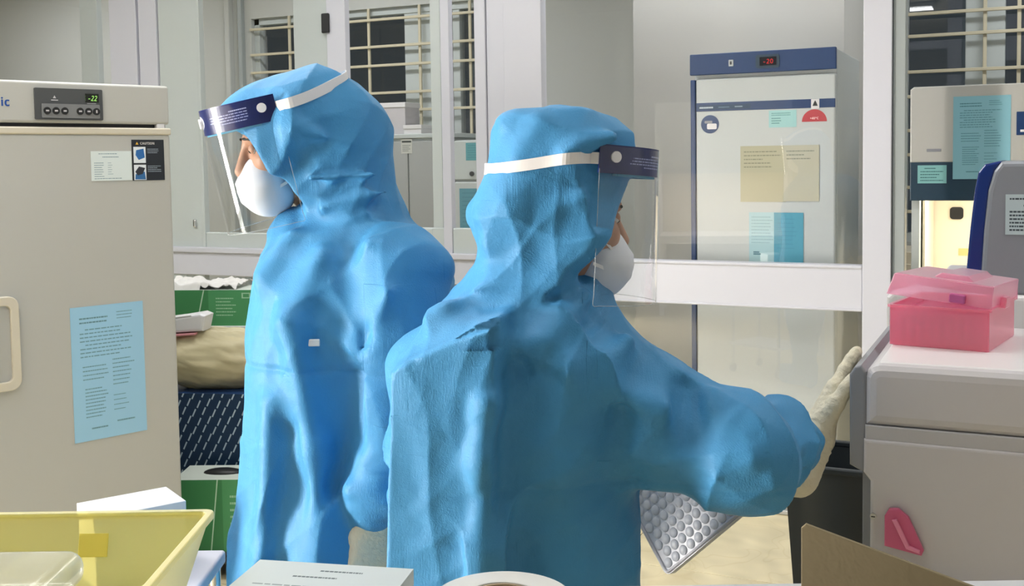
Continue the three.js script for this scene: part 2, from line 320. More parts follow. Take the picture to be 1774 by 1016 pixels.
// ---------------------------------------------------------------- ceiling fittings
{
  const glow = mat(0xffffff, { emissive: C(0.98, 0.99, 1.0), emissiveIntensity: 6, roughness: 0.6 });
  const where = ['on the side of the cream freezer', 'over the two workers', 'above the white freezer', 'above the grey analyser', 'in the far room by the left window', 'above the blue-topped freezer', 'over the safety cabinet', 'at the far left end of the far room', 'beside the partition behind the cream freezer'];
  FITTINGS.forEach(([x, z, l, w, turn, power], i) => {
    const t = thing('ceiling_light', `long white ceiling light ${where[i]}`, 'ceiling light', [x, CEILING, z], turn, 'ceiling lights');
    part('housing', rbox(l + 0.04, 0.05, w + 0.04, 0.01), M.white, t, [0, -0.025, 0]);
    part('diffuser', rbox(l, 0.012, w, 0.004), glow, t, [0, -0.054, 0]);
    const a = new THREE.RectAreaLight(C(0.98, 0.99, 1.0), power, l, w); a.position.set(0, -0.064, 0); a.rotation.x = -Math.PI / 2; a.name = 'lamp'; t.add(a);
  });
}

// ---------------------------------------------------------------- blue-topped upright freezer behind the glass
const docBlue = (bg, ink) => canvasTexture(256, 384, (g, w, h) => {
  g.fillStyle = bg; g.fillRect(0, 0, w, h); printLines(g, 30, 34, 110, 2, 12, ink, 4, 0.2); printLines(g, 160, 24, 60, 3, 9, ink, 2); printLines(g, 30, 66, 190, 8, 11, ink, 2.5, 0.3, 18);
  printLines(g, 36, 172, 90, 4, 12, ink, 2.5); printLines(g, 140, 160, 80, 7, 12, ink, 2.5); printLines(g, 42, 236, 80, 9, 10, ink, 2.5); printLines(g, 140, 264, 60, 4, 14, ink, 2); printLines(g, 60, 350, 60, 1, 10, ink, 4, 0.1); printLines(g, 150, 340, 66, 1, 10, ink, 4, 0.1);
});
{
  const t = thing('upright_freezer', 'tall white upright freezer with dark blue top panel behind the glass', 'freezer', [1.143, 0, -0.59]);
  const f = 0.36;                                                     // front face
  span('body', M.enamelWhite, t, -0.323, 0.323, 0.09, 1.95, -0.36, f - 0.045, 0.008);
  span('top_cap', M.enamelWhite, t, -0.323, 0.323, 1.94, 2.024, -0.36, f - 0.01, 0.006);
  const top = span('control_panel', M.navy, t, -0.33, 0.325, 1.932, 2.028, f - 0.012, f + 0.012, 0.005); top.userData.label = 'dark blue control panel';
  const disp = canvasTexture(128, 64, (g, w, h) => { g.fillStyle = '#12161f'; g.fillRect(0, 0, w, h); g.fillStyle = '#ff3b3b'; g.font = 'bold 46px monospace'; g.textAlign = 'center'; g.textBaseline = 'middle'; g.fillText('-20', w / 2, h / 2 + 2); });
  const dm = mat(0x000000, { emissive: 0xffffff, emissiveMap: disp, emissiveIntensity: 0.9, roughness: 0.2 });
  part('display_bezel', plate(0.105, 0.06, 0.006, 0.012), M.teal, top, [0.03, 0.0, 0.013]);
  part('display', new THREE.BoxGeometry(0.075, 0.038, 0.003), dm, top, [0.033, 0.0, 0.0165]);
  part('switch', rbox(0.022, 0.03, 0.008, 0.003), M.enamelWhite, top, [-0.135, 0.0, 0.012]); part('switch_slot', rbox(0.008, 0.014, 0.004, 0.001), M.dark, top, [-0.135, 0, 0.0165]);
  const door = span('door', M.enamelWhite, t, -0.305, 0.322, 0.13, 1.915, f - 0.04, f, 0.01);
  const blue = span('door_strip', M.navy, t, -0.303, 0.32, 1.766, 1.805, f - 0.004, f + 0.003, 0.002);
  part('strip_print', new THREE.BoxGeometry(0.24, 0.02, 0.001), mat(0xffffff, { map: canvasTexture(512, 48, (g, w, h) => { g.fillStyle = '#123a5c'; g.fillRect(0, 0, w, h); printLines(g, 10, 26, 140, 1, 1, '#c8d4dc', 18, 0.05); printLines(g, 200, 26, 110, 1, 1, '#6f8ba0', 10, 0.05); printLines(g, 360, 24, 80, 1, 1, '#a8bac6', 12, 0.05); }) }), blue, [-0.18, -0.002, 0.004]);
  part('strip_badge', rbox(0.036, 0.044, 0.003, 0.002), M.white, blue, [0.226, -0.003, 0.003]);
  part('badge_mark', extrude([[-0.011, -0.01], [0.011, -0.01], [0.006, 0.003], [0, 0.014], [-0.006, 0.003]], 0.002, 0), M.black, blue, [0.226, -0.001, 0.0045]);
  span('hinge_edge', M.navy, t, -0.33, -0.307, 0.13, 1.912, f - 0.05, f + 0.002, 0.004);
  part('round_sign', cyl(0.042, 0.002, 32), M.navy, door, [-0.247, 0.684, 0.0205], [Math.PI / 2, 0, 0]);
  part('sign_picture', plate(0.045, 0.026, 0.002, 0.006), M.white, door, [-0.238, 0.674, 0.022]); part('sign_picture', plate(0.036, 0.012, 0.002, 0.004), M.greyPlastic, door, [-0.254, 0.694, 0.022]);
  const red = new THREE.Shape(); red.absarc(0, 0, 0.054, 0, Math.PI); red.closePath();
  const rs = part('temperature_sticker', new THREE.ExtrudeGeometry(red, { depth: 0.0012, bevelEnabled: false }), mat(C(0.46, 0.035, 0.05), { roughness: 0.5 }), door, [0.222, 0.683, 0.0201]); rs.userData.label = 'red half-round temperature sticker';
  part('sticker_print', new THREE.BoxGeometry(0.06, 0.02, 0.001), mat(0xffffff, { map: canvasTexture(128, 42, (g, w, h) => { g.fillStyle = '#b52f3c'; g.fillRect(0, 0, w, h); g.fillStyle = '#f2d9d9'; g.font = 'bold 30px sans-serif'; g.textAlign = 'center'; g.textBaseline = 'middle'; g.fillText('+40°C', w / 2, h / 2); }) }), door, [0.222, 0.698, 0.0216]);
  span('plinth', M.enamelWhite, t, -0.32, 0.32, 0.035, 0.125, -0.3, f - 0.02, 0.004);
  span('plinth_slot', M.black, t, -0.30, 0.30, 0.07, 0.078, f - 0.025, f - 0.017, 0.001); span('plinth_slot', M.black, t, -0.30, 0.30, 0.045, 0.052, f - 0.025, f - 0.017, 0.001);
  for (const [x, z] of [[-0.27, 0.28], [0.27, 0.28], [-0.27, -0.25], [0.27, -0.25]]) part('foot', cyl(0.02, 0.036, 16), M.black, t, [x, 0.018, z]);
  const fz = -0.23 + 0.0012;
  const on = (x0, x1, y0, y1) => [(x0 + x1) / 2, (y0 + y1) / 2, fz];
  const film = (bg, lines) => canvasTexture(256, 192, (g, w, h) => { g.fillStyle = bg; g.fillRect(0, 0, w, h); if (lines) printLines(g, 20, 20, 210, lines, 13, 'rgba(70,75,60,0.55)', 3, 0.5); });
  tag(sheet('paper_notice', 0.122, 0.076, canvasTexture(192, 128, (g, w, h) => { g.fillStyle = '#9fcfcf'; g.fillRect(0, 0, w, h); printLines(g, 18, 22, 150, 2, 14, '#4f8688', 5); printLines(g, 18, 60, 70, 3, 18, '#4f8688', 7); }), C(0.35, 0.6, 0.6), scene, on(1.174, 1.296, 1.684, 1.76)), 'small pale teal notice beside the red half-round sticker', 'notice');
  tag(sheet('plastic_sleeve', 0.205, 0.253, film('#b3b196', 5), C(0.4, 0.4, 0.28), scene, on(1.045, 1.25, 1.35, 1.603), null, { roughness: 0.3 }), 'larger olive document sleeve on the blue-topped freezer door', 'document sleeve');
  tag(sheet('plastic_sleeve', 0.155, 0.25, film('#bdbba6', 3), C(0.42, 0.42, 0.32), scene, [1.318, 1.478, fz + 0.002], null, { roughness: 0.3 }), 'narrower pale olive sleeve overlapping the larger sleeve', 'document sleeve');
  const s3 = tag(sheet('paper_notice', 0.128, 0.232, canvasTexture(192, 320, (g, w, h) => { g.fillStyle = '#a9cdd4'; g.fillRect(0, 0, w, h); printLines(g, 16, 30, 150, 9, 20, '#86adb8', 5); printLines(g, 30, 250, 60, 2, 12, '#3c6c80', 9); }), C(0.4, 0.6, 0.65), scene, on(1.084, 1.212, 1.071, 1.303)), 'pale blue printed sheet below the olive sleeves', 'notice');
  const s4 = tag(sheet('paper_notice', 0.13, 0.23, canvasTexture(192, 320, (g, w, h) => { g.fillStyle = '#4c9bb4'; g.fillRect(0, 0, w, h); printLines(g, 20, 40, 150, 8, 26, '#418ba6', 4); }), C(0.08, 0.32, 0.45), scene, [1.262, 1.187, fz + 0.002], [0, 0, 0]), 'deeper teal sheet overlapping the pale blue sheet', 'notice');
}

// ---------------------------------------------------------------- cream freezer on the left
{
  const t = thing('laboratory_freezer', 'large cream upright laboratory freezer with dark control display', 'freezer', [-0.923, 0, 2.003], THREE.MathUtils.degToRad(70));
  const f = 0.375;
  span('body', M.enamel, t, -0.35, 0.35, 0.05, 1.80, -0.375, f - 0.06, 0.012);
  const top = span('top_panel', M.enamel, t, -0.35, 0.352, 1.694, 1.827, -0.30, f, 0.01);
  const door = span('door', M.enamel, t, -0.36, 0.353, 0.12, 1.662, f - 0.055, f, 0.012);
  span('door_edge', M.enamelTrim, t, -0.36, 0.355, 1.658, 1.682, f - 0.055, f + 0.004, 0.006);
  span('gap', M.black, t, -0.345, 0.345, 1.675, 1.7, f - 0.075, f - 0.02, 0.002);
  span('hinge_pin', M.white, t, 0.305, 0.335, 1.68, 1.697, f - 0.03, f - 0.002, 0.004);
  span('base_grille', M.lightGrey, t, -0.34, 0.34, 0.03, 0.115, -0.33, f - 0.03, 0.006);
  for (const [x, z] of [[-0.28, 0.28], [0.28, 0.28], [-0.28, -0.28], [0.28, -0.28]]) part('caster', cyl(0.03, 0.02, 20), M.dark, t, [x, 0.03, z], [0, 0, Math.PI / 2]);
  // display with buttons
  const d = part('control_display', plate(0.22, 0.1, 0.008, 0.004), mat(C(0.075, 0.08, 0.085), { roughness: 0.3 }), t, [0.003, 1.755, f + 0.003]);
  part('button_plate', plate(0.188, 0.045, 0.004, 0.003), mat(C(0.22, 0.225, 0.23), { roughness: 0.4 }), d, [0.004, -0.022, 0.005]);
  for (const x of [-0.074, -0.046, -0.018, 0.032, 0.06, 0.086]) { part('button', cyl(0.0115, 0.004, 20), M.black, d, [x, -0.022, 0.008], [Math.PI / 2, 0, 0]); part('button_symbol', plate(0.010, 0.005, 0.0015, 0.001), M.lightGrey, d, [x, -0.022, 0.0102], [0, 0, x < -0.06 ? 0 : x > 0.08 ? Math.PI / 2 : 0]); }
  const ro = canvasTexture(128, 64, (g, w, h) => { g.fillStyle = '#0d130c'; g.fillRect(0, 0, w, h); g.fillStyle = '#b6ff7a'; g.font = 'italic bold 52px monospace'; g.textAlign = 'center'; g.textBaseline = 'middle'; g.fillText('-22', w / 2, h / 2 + 3); });
  part('readout', new THREE.BoxGeometry(0.044, 0.028, 0.002), mat(0x000000, { emissive: 0xffffff, emissiveMap: ro, emissiveIntensity: 0.9, roughness: 0.25 }), d, [0.074, 0.022, 0.005]);
  part('readout_mark', rbox(0.03, 0.002, 0.001, 0.0005), M.lightGrey, d, [0.072, 0.004, 0.0045]);
  part('warning_mark', extrude([[-0.005, 0], [0.005, 0], [0, 0.009]], 0.001, 0), M.lightGrey, d, [-0.048, 0.018, 0.004]); part('readout_mark', rbox(0.022, 0.003, 0.001, 0.0005), M.lightGrey, d, [-0.048, 0.012, 0.0045]);
  // maker's lettering, printed on the panel
  const font = await new FontLoader().loadAsync('fonts/droid/droid_sans_bold.typeface.json');
  const word = new TextGeometry('Panasonic', { font, size: 0.026, depth: 0.0008, curveSegments: 5, bevelEnabled: false }); word.computeBoundingBox();
  part('lettering', word, mat(C(0.012, 0.075, 0.33), { roughness: 0.4 }), t, [-0.182 - word.boundingBox.max.x, 1.745, f]);
  // recessed handle
  const ring = roundShape(0.13, 0.29, 0.03); ring.holes.push(roundShape(0.088, 0.245, 0.02));
  const hr = part('handle_frame', new THREE.ExtrudeGeometry(ring, { depth: 0.012, bevelEnabled: true, bevelSize: 0.003, bevelThickness: 0.004, bevelSegments: 2, curveSegments: 8 }), M.enamelTrim, t, [-0.252, 1.005, f - 0.002]);
  part('handle_recess', plate(0.1, 0.255, 0.003, 0.02), M.enamel, hr, [0, 0, 0.004]); part('handle_grip', rbox(0.03, 0.24, 0.03, 0.012), M.enamelTrim, hr, [-0.02, 0, 0.012]);
  // warning label
  const warn = canvasTexture(256, 320, (g, w, h) => {
    g.fillStyle = '#1d232c'; g.fillRect(0, 0, w, h); g.fillStyle = '#e8b23a'; g.beginPath(); g.moveTo(30, 38); g.lineTo(42, 16); g.lineTo(54, 38); g.fill(); g.fillStyle = '#d9d4d0'; g.font = 'bold 26px sans-serif'; g.fillText('CAUTION', 66, 38);
    for (const y of [56, 196]) { g.fillStyle = '#e6ecf2'; g.fillRect(12, y, 96, y < 100 ? 126 : 120); g.fillStyle = '#2467a8'; }
    g.fillStyle = '#2b6cb0'; g.beginPath(); g.moveTo(34, 82); g.lineTo(92, 70); g.lineTo(100, 140); g.lineTo(52, 158); g.lineTo(28, 120); g.fill();
    g.fillStyle = '#2f6aa3'; g.beginPath(); g.moveTo(20, 310); g.lineTo(24, 270); g.lineTo(96, 250); g.lineTo(104, 312); g.fill(); g.fillStyle = '#2c2f3a'; g.beginPath(); g.moveTo(22, 250); g.lineTo(52, 210); g.lineTo(100, 222); g.lineTo(80, 268); g.lineTo(40, 280); g.fill();
    printLines(g, 122, 74, 116, 3, 14, '#9aa6b2', 6); printLines(g, 122, 208, 116, 4, 14, '#9aa6b2', 6);
  });
  sheet('warning_label', 0.116, 0.138, warn, C(0.02, 0.02, 0.03), t, [0.268, 1.573, f + 0.0008]).userData.label = 'black caution label with two blue pictures';
  const lab = canvasTexture(320, 240, (g, w, h) => { g.fillStyle = '#dce6e6'; g.fillRect(0, 0, w, h); printLines(g, 60, 22, 200, 1, 1, '#7e97a3', 6); printLines(g, 90, 48, 140, 1, 1, '#7e97a3', 7, 0.1); printLines(g, 24, 96, 90, 7, 18, '#7e97a3', 6); printLines(g, 130, 96, 40, 6, 18, '#93a9b3', 5); printLines(g, 24, 222, 220, 1, 1, '#7e97a3', 6, 0.1); });
  const R = (x, y) => { const a = THREE.MathUtils.degToRad(70), lx = x, lz = f + 0.0012; return [-0.923 + lx * Math.cos(a) + lz * Math.sin(a), y, 2.003 - lx * Math.sin(a) + lz * Math.cos(a)]; };
  const rot = [0, THREE.MathUtils.degToRad(70), 0];
  tag(sheet('paper_label', 0.14, 0.098, lab, C(0.7, 0.75, 0.75), scene, R(0.138, 1.555), rot), 'white printed record card beside the black caution label', 'label');
  tag(sheet('paper_notice', 0.25, 0.446, docBlue('#9ccbe8', '#5f8798'), C(0.3, 0.5, 0.62), scene, R(0.104, 0.872), rot), 'long light blue printed notice on the cream freezer door', 'notice');
}

// ---------------------------------------------------------------- far room furniture
{
  const t = thing('grey_cabinet', 'grey metal cabinet below the grilled window', 'cabinet', [-1.63, 0, -2.05]);
  span('body', M.frameB, t, -0.42, 0.28, 0.04, 1.72, -0.3, 0.14, 0.006); span('top', M.frameB, t, -0.44, 0.3, 1.72, 1.752, -0.31, 0.16, 0.006);
  for (const x of [-0.235, 0.115]) { const d = span('door', mat(C(0.42, 0.44, 0.44), { roughness: 0.5 }), t, x - 0.17, x + 0.17, 0.08, 1.70, 0.138, 0.156, 0.004); part('handle', rbox(0.016, 0.12, 0.02, 0.006), M.steel, d, [x < 0 ? 0.13 : -0.13, 0.1, 0.016]); }
  for (const [x, z] of [[-0.38, 0.1], [0.24, 0.1], [-0.38, -0.26], [0.24, -0.26]]) part('foot', cyl(0.02, 0.045, 12), M.dark, t, [x, 0.0225, z]);
  tag(sheet('paper_label', 0.09, 0.1, canvasTexture(96, 112, (g, w, h) => { g.fillStyle = '#c9cbc4'; g.fillRect(0, 0, w, h); g.fillStyle = '#39423f'; g.fillRect(8, 12, 80, 14); printLines(g, 12, 48, 70, 4, 14, '#6d7672', 5); }), C(0.5, 0.5, 0.48), scene, [-1.70, 1.665, -1.8932]), 'small white card on the grey cabinet door', 'label');
  const b = thing('storage_box', 'tall white box standing on the grey cabinet', 'box', [-1.85, 1.752, -2.05]);
  span('carton', M.lightGrey, b, -0.11, 0.11, 0, 0.215, -0.1, 0.1, 0.004); span('lid', M.white, b, -0.115, 0.115, 0.19, 0.225, -0.105, 0.105, 0.004);
  const b2 = thing('storage_box', 'flat white box beside the tall white box', 'box', [-1.66, 1.752, -2.0]);
  span('carton', M.white, b2, -0.07, 0.07, 0, 0.05, -0.09, 0.09, 0.003); span('lid', M.white, b2, -0.074, 0.074, 0.035, 0.062, -0.094, 0.094, 0.003);
}
{
  const t = thing('incubator', 'pale floor-standing incubator with three round buttons near the wide post', 'incubator', [-1.07, 0, -2.05]);
  span('body', M.enamelWhite, t, -0.265, 0.3, 0.05, 1.70, -0.3, 0.13, 0.012); span('control_panel', M.frameB, t, -0.26, 0.295, 1.43, 1.695, 0.12, 0.155, 0.008); const d = span('door', M.enamelWhite, t, -0.26, 0.295, 0.09, 1.415, 0.12, 0.155, 0.01);
  part('handle', rbox(0.02, 0.3, 0.03, 0.01), M.steel, d, [0.24, 0.1, 0.025]);
  for (const x of [-0.12, -0.05, 0.02]) part('button', cyl(0.016, 0.012, 16), M.dark, t, [x, 1.47, 0.16], [Math.PI / 2, 0, 0]);
  for (const [x, z] of [[-0.22, 0.1], [0.25, 0.1], [-0.22, -0.26], [0.25, -0.26]]) part('foot', cyl(0.02, 0.055, 12), M.dark, t, [x, 0.0275, z]);
  tag(sheet('paper_notice', 0.13, 0.12, canvasTexture(128, 128, (g, w, h) => { g.fillStyle = '#5fa3ac'; g.fillRect(0, 0, w, h); printLines(g, 14, 20, 100, 6, 17, '#4a8892', 4); }), C(0.12, 0.37, 0.42), scene, [-1.17, 1.62, -1.8942]), 'small teal notice on the incubator control panel', 'notice');
  tag(sheet('paper_notice', 0.2, 0.3, canvasTexture(128, 192, (g, w, h) => { g.fillStyle = '#5b97a8'; g.fillRect(0, 0, w, h); printLines(g, 14, 20, 100, 9, 18, '#4a8698', 4); }), C(0.1, 0.3, 0.4), scene, [-1.19, 1.22, -1.8942]), 'blue notice on the incubator door', 'notice');
}
{ // safety cabinet beyond the open doorway
  const x0 = 1.752, x1 = 3.05, zb = -1.22, zf = -0.45;
  const t = thing('safety_cabinet', 'white safety cabinet with dark blue fascia and lit work space beyond the doorway', 'safety cabinet', [x0, 0, zf]);
  const w = x1 - x0, dp = zb - zf;
  const housing = extrude([[0, 1.518], [w, 1.518], [w, 1.852], [0.015, 1.852], [0, 1.84]], 0.7, 0.006); part('housing', housing, M.enamel, t, [0, 0, -0.7]);
  part('fascia', extrude([[0, 1.348], [w, 1.348], [w, 1.52], [0, 1.52]], 0.06, 0.004), M.teal, t, [0, 0, -0.062]);
  part('ceiling_plate', rbox(w - 0.06, 0.02, 0.6, 0.004), M.enamelWhite, t, [w / 2, 1.5, -0.36]);
  part('side_panel', rbox(0.035, 0.62, 0.64, 0.004), M.frameB, t, [0.02, 1.21, -0.38]); part('side_panel', rbox(0.035, 0.62, 0.64, 0.004), M.frameB, t, [w - 0.02, 1.21, -0.38]);
  part('back_panel', rbox(w - 0.04, 0.62, 0.03, 0.004), M.cream, t, [w / 2, 1.21, -0.66]);
  const inner = part('inner_liner', rbox(0.012, 0.58, 0.5, 0.003), M.cream, t, [0.05, 1.2, -0.38]);
  part('work_surface', rbox(w, 0.06, 0.7, 0.01), M.white, t, [w / 2, 0.88, -0.36]);
  const hatch = part('socket_cover', plate(0.062, 0.06, 0.01, 0.016), M.black, t, [0.16, 1.262, -0.64]);
  part('yellow_sticker', plate(0.06, 0.035, 0.002, 0.002), mat(C(0.75, 0.52, 0.22)), t, [0.2, 1.07, -0.643]); part('drain_slot', plate(0.062, 0.014, 0.006, 0.004), M.black, t, [0.165, 0.985, -0.642]);
  part('nameplate', rbox(0.06, 0.013, 0.004, 0.002), M.greyPlastic, t, [0.1, 1.571, 0.001]);
  const logo = part('blue_badge', plate(0.09, 0.1, 0.004, 0.002), M.navy, t, [0.475, 1.68, 0.001]); part('badge_print', rbox(0.07, 0.01, 0.002, 0.001), M.white, logo, [0.005, -0.032, 0.003]);
  for (const x of [0.05, w - 0.05]) for (const z of [-0.06, -0.62]) part('leg', rbox(0.05, 0.85, 0.05, 0.006), M.frame, t, [x, 0.425, z]);
  part('lamp_tube', cyl(0.016, w - 0.2, 16), mat(0xffffff, { emissive: C(1, 0.86, 0.66), emissiveIntensity: 8 }), t, [w / 2, 1.47, -0.14], [0, 0, Math.PI / 2]);
  const a = new THREE.RectAreaLight(C(1, 0.86, 0.66), 55, w - 0.2, 0.06); a.name = 'lamp'; a.position.set(w / 2, 1.448, -0.14); a.rotation.x = -Math.PI / 2; t.add(a);
  tag(sheet('paper_notice', 0.23, 0.36, docBlue('#86bccb', '#3f7482'), C(0.3, 0.5, 0.55), scene, [2.045, 1.623, zf + 0.0012 + 0.0002]), 'light blue printed notice taped to the safety cabinet front', 'notice');
  tag(sheet('paper_label', 0.12, 0.08, canvasTexture(128, 80, (g, w2, h) => { g.fillStyle = '#7fb8b8'; g.fillRect(0, 0, w2, h); printLines(g, 30, 14, 70, 1, 1, '#2f6064', 4); printLines(g, 12, 28, 104, 4, 13, '#2f6064', 4); }), C(0.2, 0.45, 0.45), scene, [1.845, 1.465, zf + 0.001]), 'small teal label on the dark blue cabinet fascia', 'label');
  const u = thing('drawer_unit', 'cream drawer unit beyond the doorway below the grilled window', 'cabinet', [1.72, 0, -2.1]);
  span('body', M.cream, u, -0.2, 0.5, 0, 1.0, -0.25, 0.22, 0.006); for (const y of [0.2, 0.5, 0.8]) { const d = span('drawer', M.cream, u, -0.19, 0.49, y - 0.13, y + 0.13, 0.215, 0.235, 0.004); part('handle', rbox(0.12, 0.015, 0.02, 0.005), M.steel, d, [0, 0.08, 0.016]); }
}
{ // lit safety cabinet that the visors and the glass mirror, behind the photographer
  const t = thing('safety_cabinet', 'white safety cabinet with warm lit work space behind the photographer', 'safety cabinet', [-0.45, 0, 5.75], THREE.MathUtils.degToRad(165));
  const w = 1.3;
  span('housing', M.enamel, t, -w / 2, w / 2, 1.45, 2.1, -0.75, 0, 0.01); span('work_surface', M.white, t, -w / 2, w / 2, 0.72, 0.8, -0.75, 0.02, 0.008);
  span('side_panel', M.frame, t, -w / 2, -w / 2 + 0.04, 0.8, 1.45, -0.75, -0.02); span('side_panel', M.frame, t, w / 2 - 0.04, w / 2, 0.8, 1.45, -0.75, -0.02); span('back_panel', M.cream, t, -w / 2 + 0.04, w / 2 - 0.04, 0.8, 1.45, -0.75, -0.70);
  for (const x of [-w / 2 + 0.05, w / 2 - 0.05]) for (const z of [-0.06, -0.68]) part('leg', rbox(0.05, 0.72, 0.05, 0.006), M.frame, t, [x, 0.36, z]);
  part('lamp_tube', cyl(0.016, w - 0.2, 16), mat(0xffffff, { emissive: C(1, 0.87, 0.72), emissiveIntensity: 8 }), t, [0, 1.42, -0.2], [0, 0, Math.PI / 2]);
  part('sash_rail', rbox(w - 0.08, 0.05, 0.02, 0.004), M.steel, t, [0, 1.43, -0.03]);
  const a = new THREE.RectAreaLight(C(1, 0.87, 0.72), 60, w - 0.2, 0.06); a.name = 'lamp'; a.position.set(0, 1.398, -0.2); a.rotation.x = -Math.PI / 2; t.add(a);
}
{ // unseen refrigerator, added as key light from the left; the visors mirror it
  const t = thing('added_lit_refrigerator', 'tall lit glass-door refrigerator added out of view as key light', 'refrigerator', [-1.95, 0, 5.25], THREE.MathUtils.degToRad(123));
  const w = 0.72, h = 2.0;
  span('base', M.enamelWhite, t, -w / 2, w / 2, 0, 0.3, -0.7, 0, 0.01); span('header', M.enamelWhite, t, -w / 2, w / 2, 1.86, h, -0.7, 0, 0.01); for (const s of [-1, 1]) span('side_panel', M.enamelWhite, t, s > 0 ? w / 2 - 0.05 : -w / 2, s > 0 ? w / 2 : -w / 2 + 0.05, 0.3, 1.86, -0.7, 0, 0.004);
  span('back_panel', M.white, t, -w / 2 + 0.05, w / 2 - 0.05, 0.3, 1.86, -0.7, -0.6, 0.004);
  const warm = C(1, 0.93, 0.86);
  part('light_panel', rbox(w - 0.14, 1.46, 0.02, 0.004), mat(0xffffff, { emissive: warm, emissiveIntensity: 20 }), t, [0, 1.08, -0.585]);
  const a = new THREE.RectAreaLight(warm, 130, w - 0.14, 1.46); a.name = 'lamp'; a.position.set(0, 1.08, -0.57); a.rotation.y = Math.PI; t.add(a);
  for (const y of [0.6, 0.95, 1.3, 1.6]) part('shelf', rbox(w - 0.12, 0.008, 0.35, 0.003), M.glass, t, [0, y, -0.3]);
  part('door_glass', new THREE.BoxGeometry(w - 0.1, 1.5, 0.006), M.glass, t, [0, 1.08, -0.02]); part('handle', rbox(0.02, 0.4, 0.03, 0.008), M.steel, t, [w / 2 - 0.03, 1.1, 0.02]);
}

// ---------------------------------------------------------------- bench with analysers on the right
{
  const t = thing('laboratory_bench', 'white laboratory bench that carries the analysers', 'bench', [2.9, 0, 1.95]);
  span('worktop', M.white, t, -0.92, 1.0, 0.72, 0.76, -0.82, 0.76, 0.006); span('apron', M.lightGrey, t, -0.88, 0.98, 0.62, 0.72, -0.78, 0.72, 0.004);
  for (const x of [-0.86, 0.94]) for (const z of [-0.76, 0.70]) part('leg', rbox(0.05, 0.62, 0.05, 0.004), M.frame, t, [x, 0.31, z]);
}
{ // analyser with the grey front cover; the cover faces the far end of the bench
  const t = thing('analyser', 'pale grey benchtop analyser with grey front cover under the pink box', 'analyser', [1.965, 0.76, 2.654]);
  const D = 0.56, side = [[0, 0.006], [0.8, 0.006], [0.8, 0.29], [0, 0.3]];
  part('lower_body', extrude([[0.012, 0.012], [0.8, 0.012], [0.8, 0.268], [0, 0.268], [0, 0.205], [0.012, 0.19]], D, 0.006), M.lightGrey, t, [0, 0, -D]);
  part('waist_band', extrude([[0.002, 0.266], [0.8, 0.266], [0.8, 0.294], [0.002, 0.294]], D - 0.008, 0.003), mat(C(0.50, 0.49, 0.51), { roughness: 0.4 }), t, [0, 0, -D + 0.004]);
  const pr = []; for (let i = 0; i <= 8; i++) { const a = (i / 8) * Math.PI / 2; pr.push([0.03 - 0.03 * Math.sin(a + 0) * 1, 0.292 + 0.086 + 0.03 * Math.cos(a)]); }
  part('upper_body', extrude([[0, 0.292], [0.8, 0.292], [0.8, 0.408], ...pr.slice(0, 8)], D, 0.022), M.lightGrey, t, [0, 0, -D]);
  part('top_cover', rbox(0.775, 0.012, D - 0.045, 0.006, 3), M.white, t, [0.41, 0.404, -D / 2]);
  const cover = extrude([[-0.026, 0.215], [-0.006, 0.205], [0.004, 0.205], [0.004, 0.392], [-0.006, 0.404], [-0.018, 0.400], [-0.027, 0.385]], D - 0.02, 0.005);
  part('front_cover', cover, M.greyPlastic, t, [0, 0, -D + 0.012]);
  part('front_plate', extrude([[-0.004, 0.02], [0.014, 0.02], [0.014, 0.21], [-0.004, 0.21]], D - 0.04, 0.002), M.greyPlastic, t, [0, 0, -D + 0.02]);
  part('screw', cyl(0.006, 0.004, 16), M.steel, t, [0.018, 0.125, 0.001], [Math.PI / 2, 0, 0]); part('screw_slot', rbox(0.007, 0.002, 0.001, 0.0004), M.black, t, [0.018, 0.125, 0.0034]);
  const pc = mat(C(0.80, 0.16, 0.33), { roughness: 0.35, transmission: 0.25, thickness: 0 });
  const clip = thing('pink_clip', 'small pink plastic clip on the side of the analyser', 'clip', [2.032, 0.872, 2.656], 0);
  part('tab', extrude([[-0.028, -0.036], [0.036, -0.046], [0.04, -0.036], [0.014, 0.022], [-0.004, 0.036], [-0.02, 0.034], [-0.028, 0.02]], 0.012, 0.003), pc, clip); part('lip', extrude([[-0.014, 0.016], [-0.006, 0.018], [0.016, -0.028], [0.034, -0.034], [0.034, -0.04], [0.01, -0.034]], 0.008, 0.002), mat(C(0.85, 0.28, 0.44), { roughness: 0.3 }), clip, [0, 0, 0.012]);
}
